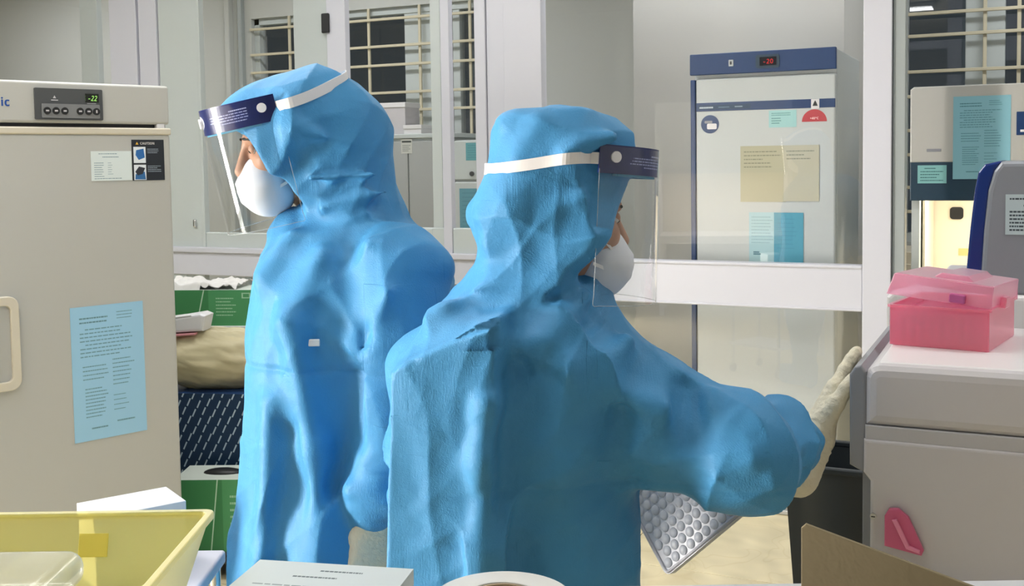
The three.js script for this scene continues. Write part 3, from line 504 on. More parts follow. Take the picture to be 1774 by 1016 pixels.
{ // instrument with blue front rim behind it
  const t = thing('thermal_cycler', 'grey instrument with deep blue front rim and white base behind the pink box', 'instrument', [2.09, 0.76, 1.75]);
  const D = 0.5;
  part('base', extrude([[-0.185, 0.01], [0.85, 0.01], [0.85, 0.44], [-0.17, 0.44], [-0.185, 0.425]], D + 0.02, 0.012), M.white, t, [0, 0, -D]);
  part('base_step', rbox(0.9, 0.03, D, 0.012), M.white, t, [0.38, 0.45, -D / 2]);
  const rim = [[0, 0.44], [0.012, 0.60], [0.022, 0.70], [0.03, 0.745], [0.045, 0.765], [0.075, 0.772], [0.085, 0.772]], back = [[0.068, 0.75], [0.055, 0.70], [0.047, 0.60], [0.04, 0.44]];
  part('front_rim', extrude([...rim, ...back], D - 0.004, 0.006), M.deepBlue, t, [0, 0, -D + 0.002]);
  part('cover', extrude([[0.036, 0.44], [0.85, 0.44], [0.85, 0.771], [0.082, 0.771], [0.066, 0.748], [0.053, 0.70], [0.044, 0.60]].reverse(), D + 0.006, 0.012), mat(C(0.30, 0.32, 0.36), { roughness: 0.3, metalness: 0.1 }), t, [0, 0, -D]);
  tag(sheet('paper_label', 0.13, 0.1, canvasTexture(192, 144, (g, w, h) => { g.fillStyle = '#c3d3d8'; g.fillRect(0, 0, w, h); printLines(g, 14, 16, 150, 1, 1, '#3d4a52', 6, 0.1); printLines(g, 60, 40, 90, 1, 1, '#3d4a52', 6, 0.1); printLines(g, 14, 62, 160, 6, 13, '#3d4a52', 6, 0.2); }), C(0.55, 0.65, 0.68), scene, [2.248, 1.4, 1.7572]), 'white printed label on the grey instrument cover', 'label');
}
{ // pink tip box
  const t = thing('pipette_tip_box', 'translucent pink plastic box with tilted lid on top of the analyser', 'box', [2.098, 1.171, 2.33], THREE.MathUtils.degToRad(-10));
  const pm = mat(C(1.0, 0.58, 0.70), { transmission: 0.8, thickness: 0, roughness: 0.3 }), pl = mat(C(0.98, 0.68, 0.80), { transmission: 0.75, thickness: 0, roughness: 0.28 });
  const w = 0.185, d = 0.235, h = 0.078, th = 0.003;
  part('floor_plate', rbox(w - 0.006, 0.004, d - 0.006, 0.001), pm, t, [0, 0.003, 0]);
  const wall = (ww, pos, ry, tilt) => part('side_wall', rbox(ww, h, th, 0.001), pm, t, pos, [tilt, ry, 0]);
  wall(w, [0, h / 2, d / 2], 0, 0); wall(w, [0, h / 2, -d / 2], 0, 0); wall(d, [w / 2, h / 2, 0], Math.PI / 2, 0); wall(d, [-w / 2, h / 2, 0], Math.PI / 2, 0);
  part('rim', new THREE.ExtrudeGeometry((() => { const s = roundShape(w + 0.012, d + 0.012, 0.008); s.holes.push(roundShape(w - 0.004, d - 0.004, 0.006)); return s; })(), { depth: 0.005, bevelEnabled: false }), pm, t, [0, h + 0.003, 0], [Math.PI / 2, 0, 0]);
  const tray = part('tube_rack', rbox(w - 0.014, 0.004, d - 0.014, 0.001), pl, t, [0, h - 0.016, 0]);
  const tip = new THREE.LatheGeometry([[0.0, 0], [0.003, 0], [0.0062, 0.05], [0.0072, 0.056], [0.0072, 0.064], [0.006, 0.064]].map(([x, y]) => new THREE.Vector2(x, y)), 10), tm = mat(C(0.92, 0.72, 0.82), { transmission: 0.5, thickness: 0, roughness: 0.3 });
  for (let i = 0; i < 9; i++) for (const k of [0, 1]) part('tube', tip, tm, t, [-w / 2 + 0.018 + i * 0.0185, 0.008, d / 2 - 0.016 - k * 0.0185]);
  const lid = new THREE.Group(); lid.name = 'lid'; t.add(lid); lid.position.set(w / 2 + 0.002, h + 0.006, -0.01); lid.rotation.z = -0.10; lid.rotation.x = -0.03;
  const lw = w + 0.012, ld = d + 0.012, lh = 0.034;
  part('lid_top', extrude([[-lw + 0.012, 0], [0, 0], [0, 0.004], [-lw + 0.012, 0.004]], ld - 0.012, 0.0015), pl, lid, [0, lh, -ld / 2 + 0.006]);
  for (const s of [-1, 1]) part('lid_side', extrude([[-lw, -0.006], [0.004, -0.006], [0, lh + 0.003], [-lw + 0.012, lh + 0.003]], 0.003, 0.0008), pl, lid, [0, 0, s * (ld / 2 - 0.003)]);
  part('lid_end', rbox(0.003, lh + 0.006, ld - 0.01, 0.001), pl, lid, [-lw + 0.006, lh / 2, 0], [0, 0, -0.25]); part('lid_end', rbox(0.003, lh + 0.006, ld - 0.01, 0.001), pl, lid, [0, lh / 2, 0]);
  part('lid_ridge', extrude([[-0.12, 0], [-0.04, 0], [-0.055, 0.012], [-0.105, 0.012]], ld * 0.7, 0.003), pl, lid, [0, lh + 0.002, -ld * 0.35]);
  part('catch', rbox(0.03, 0.018, 0.012, 0.003), mat(C(0.5, 0.10, 0.28), { roughness: 0.4 }), lid, [-0.06, 0.006, ld / 2 + 0.004]); part('catch', rbox(0.012, 0.022, 0.04, 0.003), pm, lid, [0.008, 0.002, 0.03]);
}
{ // black waste bin on the floor beside the bench
  const t = thing('waste_bin', 'black tapered waste bin beside the analyser bench', 'bin', [1.83, 0, 1.90]);
  const P = (s, h) => [[-s, -s], [s, -s], [s, s], [-s, s]];
  const g = new THREE.CylinderGeometry(0.135 * Math.SQRT2, 0.085 * Math.SQRT2, 0.79, 4, 1, true).rotateY(Math.PI / 4), g2 = new THREE.CylinderGeometry(0.128 * Math.SQRT2, 0.08 * Math.SQRT2, 0.78, 4, 1, true).rotateY(Math.PI / 4);
  const bm = mat(C(0.016, 0.022, 0.026), { roughness: 0.45, side: THREE.DoubleSide });
  part('shell', g.toNonIndexed(), bm, t, [0, 0.397, 0]); part('liner', g2.toNonIndexed(), bm, t, [0, 0.397, 0]); part('bottom', rbox(0.165, 0.01, 0.165, 0.003), bm, t, [0, 0.006, 0]);
  for (const [w, d, x, z] of [[0.285, 0.018, 0, 0.135], [0.285, 0.018, 0, -0.135], [0.018, 0.285, 0.135, 0], [0.018, 0.285, -0.135, 0]]) part('rim', rbox(w, 0.016, d, 0.005), bm, t, [x, 0.787, z]);
}

// ---------------------------------------------------------------- work table in front of the photographer
const deskPoint = (x, y, d) => { const c = Math.cos(YAW), s = Math.sin(YAW); return [2.237 + c * x - s * d, y, 4.735 - s * x - c * d]; };
{
  const t = thing('work_table', 'light grey work table that carries the yellow bin and open carton', 'table', deskPoint(-0.05, 0, 0.95), YAW);
  span('tabletop', mat(C(0.55, 0.57, 0.6), { roughness: 0.4 }), t, -1.0, 1.0, 0.96, 1.0, -0.44, 0.36, 0.006);
  for (const x of [-0.94, 0.94]) for (const z of [-0.38, 0.3]) part('leg', rbox(0.05, 0.96, 0.05, 0.004), M.frame, t, [x, 0.48, z]);
}
{ // yellow bin
  const t = thing('plastic_bin', 'translucent yellow open-topped plastic bin', 'bin', deskPoint(-0.625, 1.0, 1.215), YAW);
  const ym = mat(C(0.94, 0.90, 0.52), { transmission: 0.6, thickness: 0, roughness: 0.4 });
  const w = 0.49, d = 0.25, h = 0.119, in_ = 0.035;
  // four tapered walls: [half width at top, half width at bottom]
  const wall = (x0, z0, x1, z1, bx0, bz0, bx1, bz1, nx, nz) => {
    const th = 0.003, p = []; for (const o of [0, th]) p.push([x0 - nx * o, h, z0 - nz * o], [x1 - nx * o, h, z1 - nz * o], [bx1 - nx * o, 0.004, bz1 - nz * o], [bx0 - nx * o, 0.004, bz0 - nz * o]);
    const f = [[0, 1, 2, 3], [5, 4, 7, 6], [4, 5, 1, 0], [3, 2, 6, 7], [4, 0, 3, 7], [1, 5, 6, 2]], pos = []; for (const [a, b, c, e] of f) for (const q of [a, c, b, a, e, c]) pos.push(...p[q]);
    const g = new THREE.BufferGeometry(); g.setAttribute('position', new THREE.Float32BufferAttribute(pos, 3)); g.setAttribute('uv', new THREE.Float32BufferAttribute(new Float32Array(pos.length / 3 * 2), 2)); g.computeVertexNormals(); return part('side_wall', g, ym, t);
  };
  const W = w / 2, D = d / 2, b = in_;
  const back = wall(-W, -D, W, -D, -W + b, -D + b, W - b, -D + b, 0, -1); wall(W, D, -W, D, W - b, D - b, -W + b, D - b, 0, 1); wall(W, -D, W, D, W - b, -D + b, W - b, D - b, 1, 0); wall(-W, D, -W, -D, -W + b, D - b, -W + b, -D + b, -1, 0);
  part('floor_plate', rbox(w - 2 * b, 0.004, d - 2 * b, 0.001), ym, t, [0, 0.003, 0]);
  const s = roundShape(w + 0.008, d + 0.008, 0.012); s.holes.push(roundShape(w - 0.004, d - 0.004, 0.01)); part('rim', new THREE.ExtrudeGeometry(s, { depth: 0.006, bevelEnabled: true, bevelSize: 0.0015, bevelThickness: 0.0015, bevelSegments: 2 }), ym, t, [0, h + 0.002, 0], [Math.PI / 2, 0, 0]);
  part('sticky_tape', rbox(0.036, 0.028, 0.001, 0.0004), mat(C(0.85, 0.72, 0.14), { roughness: 0.6 }), t, [0.103, 0.085, -D + 0.014], [-0.29, 0, 0]);
  const g = thing('sealed_bag', 'grey green plastic bag lying in the yellow bin', 'bag', deskPoint(-0.56, 1.006, 1.215), YAW);
  const bag = new THREE.SphereGeometry(1, 40, 24), bp = bag.attributes.position; for (let i = 0; i < bp.count; i++) { const x = bp.getX(i), y = bp.getY(i), z = bp.getZ(i), n = 1 + 0.12 * n3(x * 2, y * 2, z * 2) + 0.06 * n3(x * 5, y * 5, z * 5); bp.setXYZ(i, x * 0.12 * n, Math.max(0, 0.028 + y * 0.03 * n), z * 0.065 * n); } bag.computeVertexNormals();
  part('pouch', bag, mat(C(0.30, 0.36, 0.28), { roughness: 0.35 }), g); part('seal', rbox(0.012, 0.004, 0.11, 0.001), mat(C(0.4, 0.45, 0.36)), g, [-0.12, 0.03, 0]);
}
{ // clear box
  const t = thing('clear_box', 'clear plastic box with rounded lid beside the yellow bin', 'box', deskPoint(-0.528, 1.0, 0.9), YAW);
  const w = 0.25, d = 0.19, h = 0.165; const cm = mat(C(0.95, 0.96, 0.95), { transmission: 0.8, thickness: 0, roughness: 0.15 });
  part('shell', rbox(w, h, d, 0.02, 4), cm, t, [0, h / 2, 0]); part('lid', rbox(w + 0.01, 0.034, d + 0.01, 0.016, 4), cm, t, [0, h + 0.017, 0]);
  part('contents', rbox(w - 0.04, 0.1, d - 0.05, 0.01), mat(C(0.62, 0.60, 0.52), { roughness: 0.7 }), t, [0, 0.06, 0]);
}
{ // printed carton, tape roll
  const t = thing('printed_carton', 'flat pale blue printed carton lying beside the tape roll', 'carton', deskPoint(-0.245, 1.0, 1.225), YAW - 0.2);
  span('tray', mat(C(0.52, 0.58, 0.60), { roughness: 0.7 }), t, -0.095, 0.095, 0, 0.044, -0.10, 0.10, 0.002);
  const lidM = mat(0xffffff, { roughness: 0.6, map: canvasTexture(512, 512, (g, w, h) => { g.fillStyle = '#c2cbce'; g.fillRect(0, 0, w, h); printLines(g, 230, 60, 150, 1, 1, '#4e5a60', 9, 0.1); printLines(g, 160, 110, 150, 1, 1, '#4e5a60', 9, 0.1); printLines(g, 60, 180, 360, 8, 34, '#7b878c', 7, 0.4); }) }), lidE = mat(C(0.53, 0.60, 0.61), { roughness: 0.65 });
  const lid = new THREE.Mesh(new THREE.BoxGeometry(0.2, 0.02, 0.21), [lidE, lidE, lidM, lidE, lidE, lidE]); lid.name = 'lid'; lid.position.set(0, 0.046, 0); t.add(lid);
  const r = thing('tape_roll', 'roll of cream tape lying flat on the work table', 'tape', deskPoint(-0.018, 1.0, 1.235), YAW);
  const prof = [[0.042, 0], [0.082, 0], [0.087, 0.004], [0.087, 0.052], [0.083, 0.058], [0.046, 0.058], [0.042, 0.054], [0.042, 0]].map(([x, y]) => new THREE.Vector2(x, y));
  r.scale.y = 0.8; part('tape', new THREE.LatheGeometry(prof, 64), mat(C(0.66, 0.60, 0.45), { roughness: 0.5 }), r); part('core', new THREE.LatheGeometry([[0.036, 0.002], [0.042, 0.002], [0.042, 0.061], [0.036, 0.061], [0.036, 0.002]].map(([x, y]) => new THREE.Vector2(x, y)), 48), mat(C(0.45, 0.34, 0.22), { roughness: 0.8 }), r);
  part('cover_film', new THREE.LatheGeometry([[0.046, 0.058], [0.08, 0.058], [0.08, 0.061], [0.046, 0.061], [0.046, 0.058]].map(([x, y]) => new THREE.Vector2(x, y)), 64), mat(C(0.74, 0.73, 0.70), { roughness: 0.25 }), r);
}
{ // open carton
  const t = thing('cardboard_box', 'open brown cardboard box with one flap standing up', 'box', [2.05, 1.0, 3.72]);
  const w = 0.42, d = 0.30, h = 0.11, th = 0.005;
  span('box_wall', M.cardboard, t, 0, w, 0, h, -0.0, th, 0.001); span('box_wall', M.cardboard, t, 0, w, 0, h, d - th, d, 0.001); span('box_wall', M.cardboard, t, 0, th, 0, h, 0, d, 0.001); span('box_wall', M.cardboard, t, w - th, w, 0, h, 0, d, 0.001); span('box_floor', M.cardboard, t, 0, w, 0, th, 0, d, 0.001);
  part('flap', extrude([[0, 0.108], [w, 0.108], [w, 0.118], [0.19, 0.164], [0.004, 0.212], [0, 0.208]], th, 0.001), M.cardboard, t, [0, 0, 0]);
  const fl = part('flap', rbox(0.16, th, d - 0.01, 0.001), M.cardboard, t, [w + 0.06, h - 0.05, d / 2], [0, 0, -0.75]);
}

// ---------------------------------------------------------------- supplies between the cream freezer and the partition
{
  const green = mat(C(0.055, 0.22, 0.085), { roughness: 0.5 }), greenTex = canvasTexture(256, 128, (g, w, h) => { g.fillStyle = '#3f8a55'; g.fillRect(0, 0, w, h); g.fillStyle = '#4f9d66'; g.fillRect(130, 0, 126, h); g.strokeStyle = '#cfe8d4'; g.lineWidth = 3; g.beginPath(); g.moveTo(118, 0); g.lineTo(96, h); g.stroke(); printLines(g, 150, 30, 60, 6, 12, '#a9d6b4', 4); g.strokeRect(222, 12, 20, 16); }), gm = mat(0xffffff, { map: greenTex, roughness: 0.45 });
  const boxOf = (label, pos, turn, w, h, d, top) => {
    const t = thing('glove_box', label, 'box', pos, turn);
    const m = new THREE.Mesh(new THREE.BoxGeometry(w, h, d), [gm, gm, top, green, gm, gm]); m.name = 'carton'; m.position.y = h / 2; t.add(m); return t;
  };
  const whiteTop = mat(C(0.62, 0.68, 0.62), { roughness: 0.5 });
  const ped = thing('low_platform', 'low dark platform under the lower green glove box', 'platform', [-0.53, 0, 1.46], 0.3);
  span('deck', M.dark, ped, -0.26, 0.26, 0.06, 0.10, -0.10, 0.12, 0.004); for (const x of [-0.23, 0.23]) for (const z of [-0.07, 0.09]) part('foot', rbox(0.04, 0.06, 0.04, 0.003), M.dark, ped, [x, 0.03, z]);
  const g1 = boxOf('green glove box with black glove in its slot on the low platform', [-0.53, 0.10, 1.46], 0.42, 0.36, 0.275, 0.2, whiteTop);
  const gl = part('glove_opening', new THREE.SphereGeometry(0.05, 20, 10), M.black, g1, [-0.02, 0.275, 0.0]); gl.scale.set(1.5, 0.35, 0.7);
  const blue = thing('patterned_carton', 'dark blue carton patterned with slanted white dashes', 'carton', [-0.75, 0, 1.21], 0.3);
  const pat = canvasTexture(1024, 1024, (g, w, h) => { g.fillStyle = '#123252'; g.fillRect(0, 0, w, h); g.save(); g.strokeStyle = '#b9cbd8'; g.lineCap = 'butt'; g.lineWidth = 11; for (let r = -2; r < 22; r++) for (let k = -2; k < 16; k++) { const x = k * 76 + (r % 2) * 38, y = r * 56 + (k % 2) * 12; g.beginPath(); g.moveTo(x, y + 24); g.lineTo(x + 26, y - 24); g.stroke(); } g.restore(); });
  const pm = mat(0xffffff, { map: pat, roughness: 0.5 }), bm = new THREE.Mesh(new THREE.BoxGeometry(0.56, 0.645, 0.3), [pm, pm, M.navy, M.navy, pm, pm]); bm.name = 'carton'; bm.position.y = 0.3225; blue.add(bm);
  const bag = thing('packed_bag', 'cream plastic bag stuffed full on the patterned carton', 'bag', [-0.77, 0.645, 1.23], 0.35);
  const sg = new THREE.SphereGeometry(1, 64, 40), sp = sg.attributes.position; for (let i = 0; i < sp.count; i++) { const x = sp.getX(i), y = sp.getY(i), z = sp.getZ(i), n = 1 + 0.07 * n3(x * 2, y * 2, z * 2) + 0.04 * (1 - Math.abs(n3(x * 5, y * 4, z * 5))), c = Math.pow(Math.abs(x) + 1e-6, -0.12); sp.setXYZ(i, Math.sign(x) * Math.min(1, Math.abs(x) * c) * 0.24 * n, Math.max(0.0, 0.115 + y * 0.125 * n), z * 0.13 * n); } sg.computeVertexNormals();
  part('sack', sg, mat(C(0.62, 0.55, 0.34), { roughness: 0.5, transmission: 0.1, thickness: 0 }), bag); part('knot', new THREE.TorusKnotGeometry(0.016, 0.007, 40, 8), mat(C(0.62, 0.55, 0.34), { roughness: 0.5 }), bag, [-0.05, 0.2, -0.09]);
  const pk = thing('tissue_pack', 'white plastic pack with pink edge lying on the cream bag', 'pack', [-0.85, 0.895, 1.30], 0.35);
  part('wrapper', extrude([[-0.12, 0], [0.08, 0.012], [0.095, 0.075], [0.07, 0.085], [-0.12, 0.055]], 0.10, 0.012), mat(C(0.75, 0.75, 0.77), { roughness: 0.35 }), pk, [0, -0.02, -0.05]); part('pink_edge', extrude([[-0.12, -0.012], [0.05, 0.0], [0.05, 0.008], [-0.12, -0.002]], 0.11, 0.002), mat(C(0.7, 0.3, 0.33)), pk, [0, -0.022, -0.054]); part('flap', rbox(0.11, 0.004, 0.08, 0.002), M.white, pk, [-0.02, 0.05, 0.01], [0, 0, 0.12]);
  const stand = thing('storage_carton', 'plain white carton behind the patterned carton', 'carton', [-1.03, 0, 0.92], 0.3);
  span('carton', M.white, stand, -0.3, 0.3, 0, 0.86, -0.14, 0.14, 0.003); span('tape_strip', M.enamelTrim, stand, -0.03, 0.03, 0.3, 0.8605, -0.1405, 0.1405, 0.001);
  const g2 = boxOf('green glove box under crumpled white tissue above the cream bag', [-1.0, 0.86, 0.95], 0.35, 0.42, 0.155, 0.2, whiteTop);
  const ts = thing('paper_tissue', 'crumpled white tissue draped over the upper green box', 'tissue', [-1.06, 1.015, 0.95], 0.35);
  const tg = new THREE.PlaneGeometry(0.36, 0.25, 50, 34).rotateX(-Math.PI / 2), tp = tg.attributes.position; for (let i = 0; i < tp.count; i++) { const x = tp.getX(i), z = tp.getZ(i), over = Math.max(0, z - 0.1); tp.setY(i, 0.012 + 0.05 * Math.max(0, -x) * 1.2 + 0.018 * (1 - Math.abs(n3(x * 9, z * 7, 1))) + 0.008 * n3(x * 25, z * 20, 4) - over * 1.6 * (x < 0.02 ? 1 : 0.15)); if (over > 0) tp.setZ(i, 0.1 + over * 0.35); } tg.computeVertexNormals();
  const tg2 = tg.clone(); tg2.translate(0, -0.003, 0); const ti = tg2.index.array; for (let i = 0; i < ti.length; i += 3) { const q = ti[i]; ti[i] = ti[i + 1]; ti[i + 1] = q; } tg2.computeVertexNormals();
  part('sheet', mergeGeometries([tg, tg2]), mat(C(0.8, 0.79, 0.77), { roughness: 0.9, side: THREE.DoubleSide }), ts);
}
{ // trolley with a white box beside the left worker
  const t = thing('trolley', 'small pale lavender trolley beside the cream freezer', 'trolley', deskPoint(-0.83, 0, 2.16), YAW);
  span('top_tray', mat(C(0.62, 0.60, 0.66), { roughness: 0.4 }), t, -0.24, 0.20, 0.69, 0.72, -0.17, 0.17, 0.008); span('lower_tray', M.lightGrey, t, -0.24, 0.20, 0.2, 0.22, -0.17, 0.17, 0.006);
  for (const x of [-0.22, 0.18]) for (const z of [-0.15, 0.15]) { part('post', cyl(0.012, 0.63, 14), M.chrome, t, [x, 0.375, z]); part('caster', cyl(0.03, 0.018, 18), M.dark, t, [x, 0.03, z], [0, 0, Math.PI / 2]); }
  const b = thing('white_carton', 'plain white carton on the trolley behind the yellow bin', 'carton', deskPoint(-0.785, 0.72, 2.2), YAW + 0.62);
  span('carton', M.white, b, -0.09, 0.09, 0, 0.145, -0.06, 0.06, 0.003); span('lid', M.white, b, -0.092, 0.092, 0.12, 0.148, -0.062, 0.062, 0.002);
}

// ---------------------------------------------------------------- people
const vadd = (a, b, s = 1) => [a[0] + b[0] * s, a[1] + b[1] * s, a[2] + b[2] * s];
const vcross = (a, b) => [a[1] * b[2] - a[2] * b[1], a[2] * b[0] - a[0] * b[2], a[0] * b[1] - a[1] * b[0]];
const vnorm = (a) => { const l = Math.hypot(...a); return [a[0] / l, a[1] / l, a[2] / l]; };
const vdot = (a, b) => a[0] * b[0] + a[1] * b[1] + a[2] * b[2];
// gloved hand: wrist, direction of the fingers, direction of the palm, side = +1 when the thumb lies along cross(palm, fingers)
function gloveGeometry(wrist, u, n, side, curl, thumbOut = 1, size = 1) {
  u = vnorm(u); let v = vnorm(vcross(n, u)); n = vnorm(vcross(u, v)); v = v.map((q) => q * side);
  const at = (a, b, c) => vadd(vadd(vadd(wrist, u, a), v, b), n, c), fat = (p, q, r1, r2) => cone(p, q, r1 * size, r2 * size);
  const K = [[0.094, 0.033], [0.098, 0.011], [0.093, -0.011], [0.084, -0.031]], L = [[0.042, 0.025, 0.02], [0.046, 0.029, 0.022], [0.042, 0.027, 0.021], [0.033, 0.02, 0.018]];
  const palm = [], fingers = [];
  palm.push(fat(at(-0.085, 0, 0), at(0.0, 0, 0), 0.034, 0.029));
  for (const [a, b] of K) palm.push(fat(at(0.005, b * 0.55, 0), at(a, b, 0), 0.019, 0.0145));
  K.forEach(([a, b], i) => {
    let p = at(a, b, 0), ang = curl[i] * 0.6; const f = [];
    L[i].forEach((l, k) => { const dir = vadd(u.map((q) => q * Math.cos(ang)), n, Math.sin(ang)).map((q, w) => q + v[w] * b * 1.2), q = vadd(p, vnorm(dir), l); f.push(fat(p, q, 0.0105 - k * 0.0008, 0.0098 - k * 0.0008)); p = q; ang += curl[i]; });
    fingers.push(f);
  });
  const t0 = at(0.025, 0.022, 0.006), t1 = at(0.058, 0.022 + 0.03 * thumbOut, 0.016), t2 = at(0.088, 0.024 + 0.04 * thumbOut, 0.022), t3 = at(0.112, 0.024 + 0.042 * thumbOut, 0.026);
  fingers.push([fat(t0, t1, 0.017, 0.0125), fat(t1, t2, 0.0125, 0.011), fat(t2, t3, 0.011, 0.0095)]);
  const field = (x, y, z) => {
    let d = 1; for (const f of palm) d = smin(d, f(x, y, z), 0.018);
    let fd = 1; for (const f of fingers) { let e = 1; for (const s of f) e = smin(e, s(x, y, z), 0.006); fd = Math.min(fd, e); }
    d = smin(d, fd, 0.008);
    if (Math.abs(d) < 0.02) { const w = vdot([x - wrist[0], y - wrist[1], z - wrist[2]], u), a = Math.max(0, 1 - Math.abs(w + 0.01) / 0.06); d -= a * 0.0035 * (1 - Math.abs(n3(x * 18, y * 18, z * 18 + w * 60))) + 0.0008 * n3(x * 70, y * 70, z * 70); }
    return d;
  };
  const c = at(0.05, 0, 0), lo = c.map((q) => q - 0.17), hi = c.map((q) => q + 0.17);
  return meshField(field, lo, hi, 0.003, true);
}
// head frame helper: origin, forward heading (x, z), downward pitch
function headFrame(o, hx, hz, pitch, rollSide = 0) {
  const F = vnorm([hx * Math.cos(pitch), -Math.sin(pitch), hz * Math.cos(pitch)]), R0 = vnorm(vcross(F, [0, 1, 0])); // R: towards the wearer's right
  const U0 = vcross(R0, F); const c = Math.cos(rollSide), s = Math.sin(rollSide);
  const U = vadd(U0.map((q) => q * c), R0, s), R = vcross(F, U);
  return { o, F, U, R, to: (p) => { const d = [p[0] - o[0], p[1] - o[1], p[2] - o[2]]; return [vdot(d, R), vdot(d, U), vdot(d, F)]; }, from: (x, y, z) => vadd(vadd(vadd(o, R, x), U, y), F, z) };
}
function headGeometry(H) {
  const g = [ellipsoid([0, 0.035, -0.012], [0.074, 0.095, 0.093]), ellipsoid([0, -0.03, 0.03], [0.06, 0.075, 0.06])], jaw = cone([0, -0.06, 0.03], [0, -0.095, 0.068], 0.045, 0.026), neck = cone([0, -0.06, -0.03], [0, -0.2, -0.05], 0.055, 0.06);
  const brow = cone([-0.035, 0.028, 0.078], [0.035, 0.028, 0.078], 0.013, 0.013), nose = cone([0, 0.015, 0.09], [0, -0.032, 0.112], 0.008, 0.013), nl = [cone([-0.012, -0.036, 0.1], [-0.012, -0.036, 0.1001], 0.009, 0.009), cone([0.012, -0.036, 0.1], [0.012, -0.036, 0.1001], 0.009, 0.009)];
  const cheek = [ellipsoid([-0.042, -0.022, 0.062], [0.024, 0.024, 0.024]), ellipsoid([0.042, -0.022, 0.062], [0.024, 0.024, 0.024])], socket = [ellipsoid([-0.032, 0.008, 0.093], [0.018, 0.011, 0.014]), ellipsoid([0.032, 0.008, 0.093], [0.018, 0.011, 0.014])];
  const lips = [cone([-0.02, -0.066, 0.087], [0.02, -0.066, 0.087], 0.007, 0.007), cone([-0.018, -0.077, 0.084], [0.018, -0.077, 0.084], 0.008, 0.008)], ear = [ellipsoid([-0.076, -0.005, -0.01], [0.008, 0.03, 0.018]), ellipsoid([0.076, -0.005, -0.01], [0.008, 0.03, 0.018])];
  const f = (x, y, z) => {
    let d = smin(g[0](x, y, z), g[1](x, y, z), 0.03); d = smin(d, jaw(x, y, z), 0.03); d = smin(d, neck(x, y, z), 0.03); d = smin(d, brow(x, y, z), 0.018); d = smin(d, cheek[0](x, y, z), 0.02); d = smin(d, cheek[1](x, y, z), 0.02);
    d = smax(d, -socket[0](x, y, z), 0.01); d = smax(d, -socket[1](x, y, z), 0.01); d = smin(d, nose(x, y, z), 0.012); for (const q of nl) d = smin(d, q(x, y, z), 0.008); for (const q of lips) d = smin(d, q(x, y, z), 0.006); for (const q of ear) d = smin(d, q(x, y, z), 0.008);
    return d;
  };
  const geo = meshField(f, [-0.1, -0.21, -0.13], [0.1, 0.15, 0.14], 0.0035, false);
  const m = new THREE.Matrix4().makeBasis(V(...H.R).negate(), V(...H.U), V(...H.F)).setPosition(...H.o); geo.applyMatrix4(m); return geo;
}
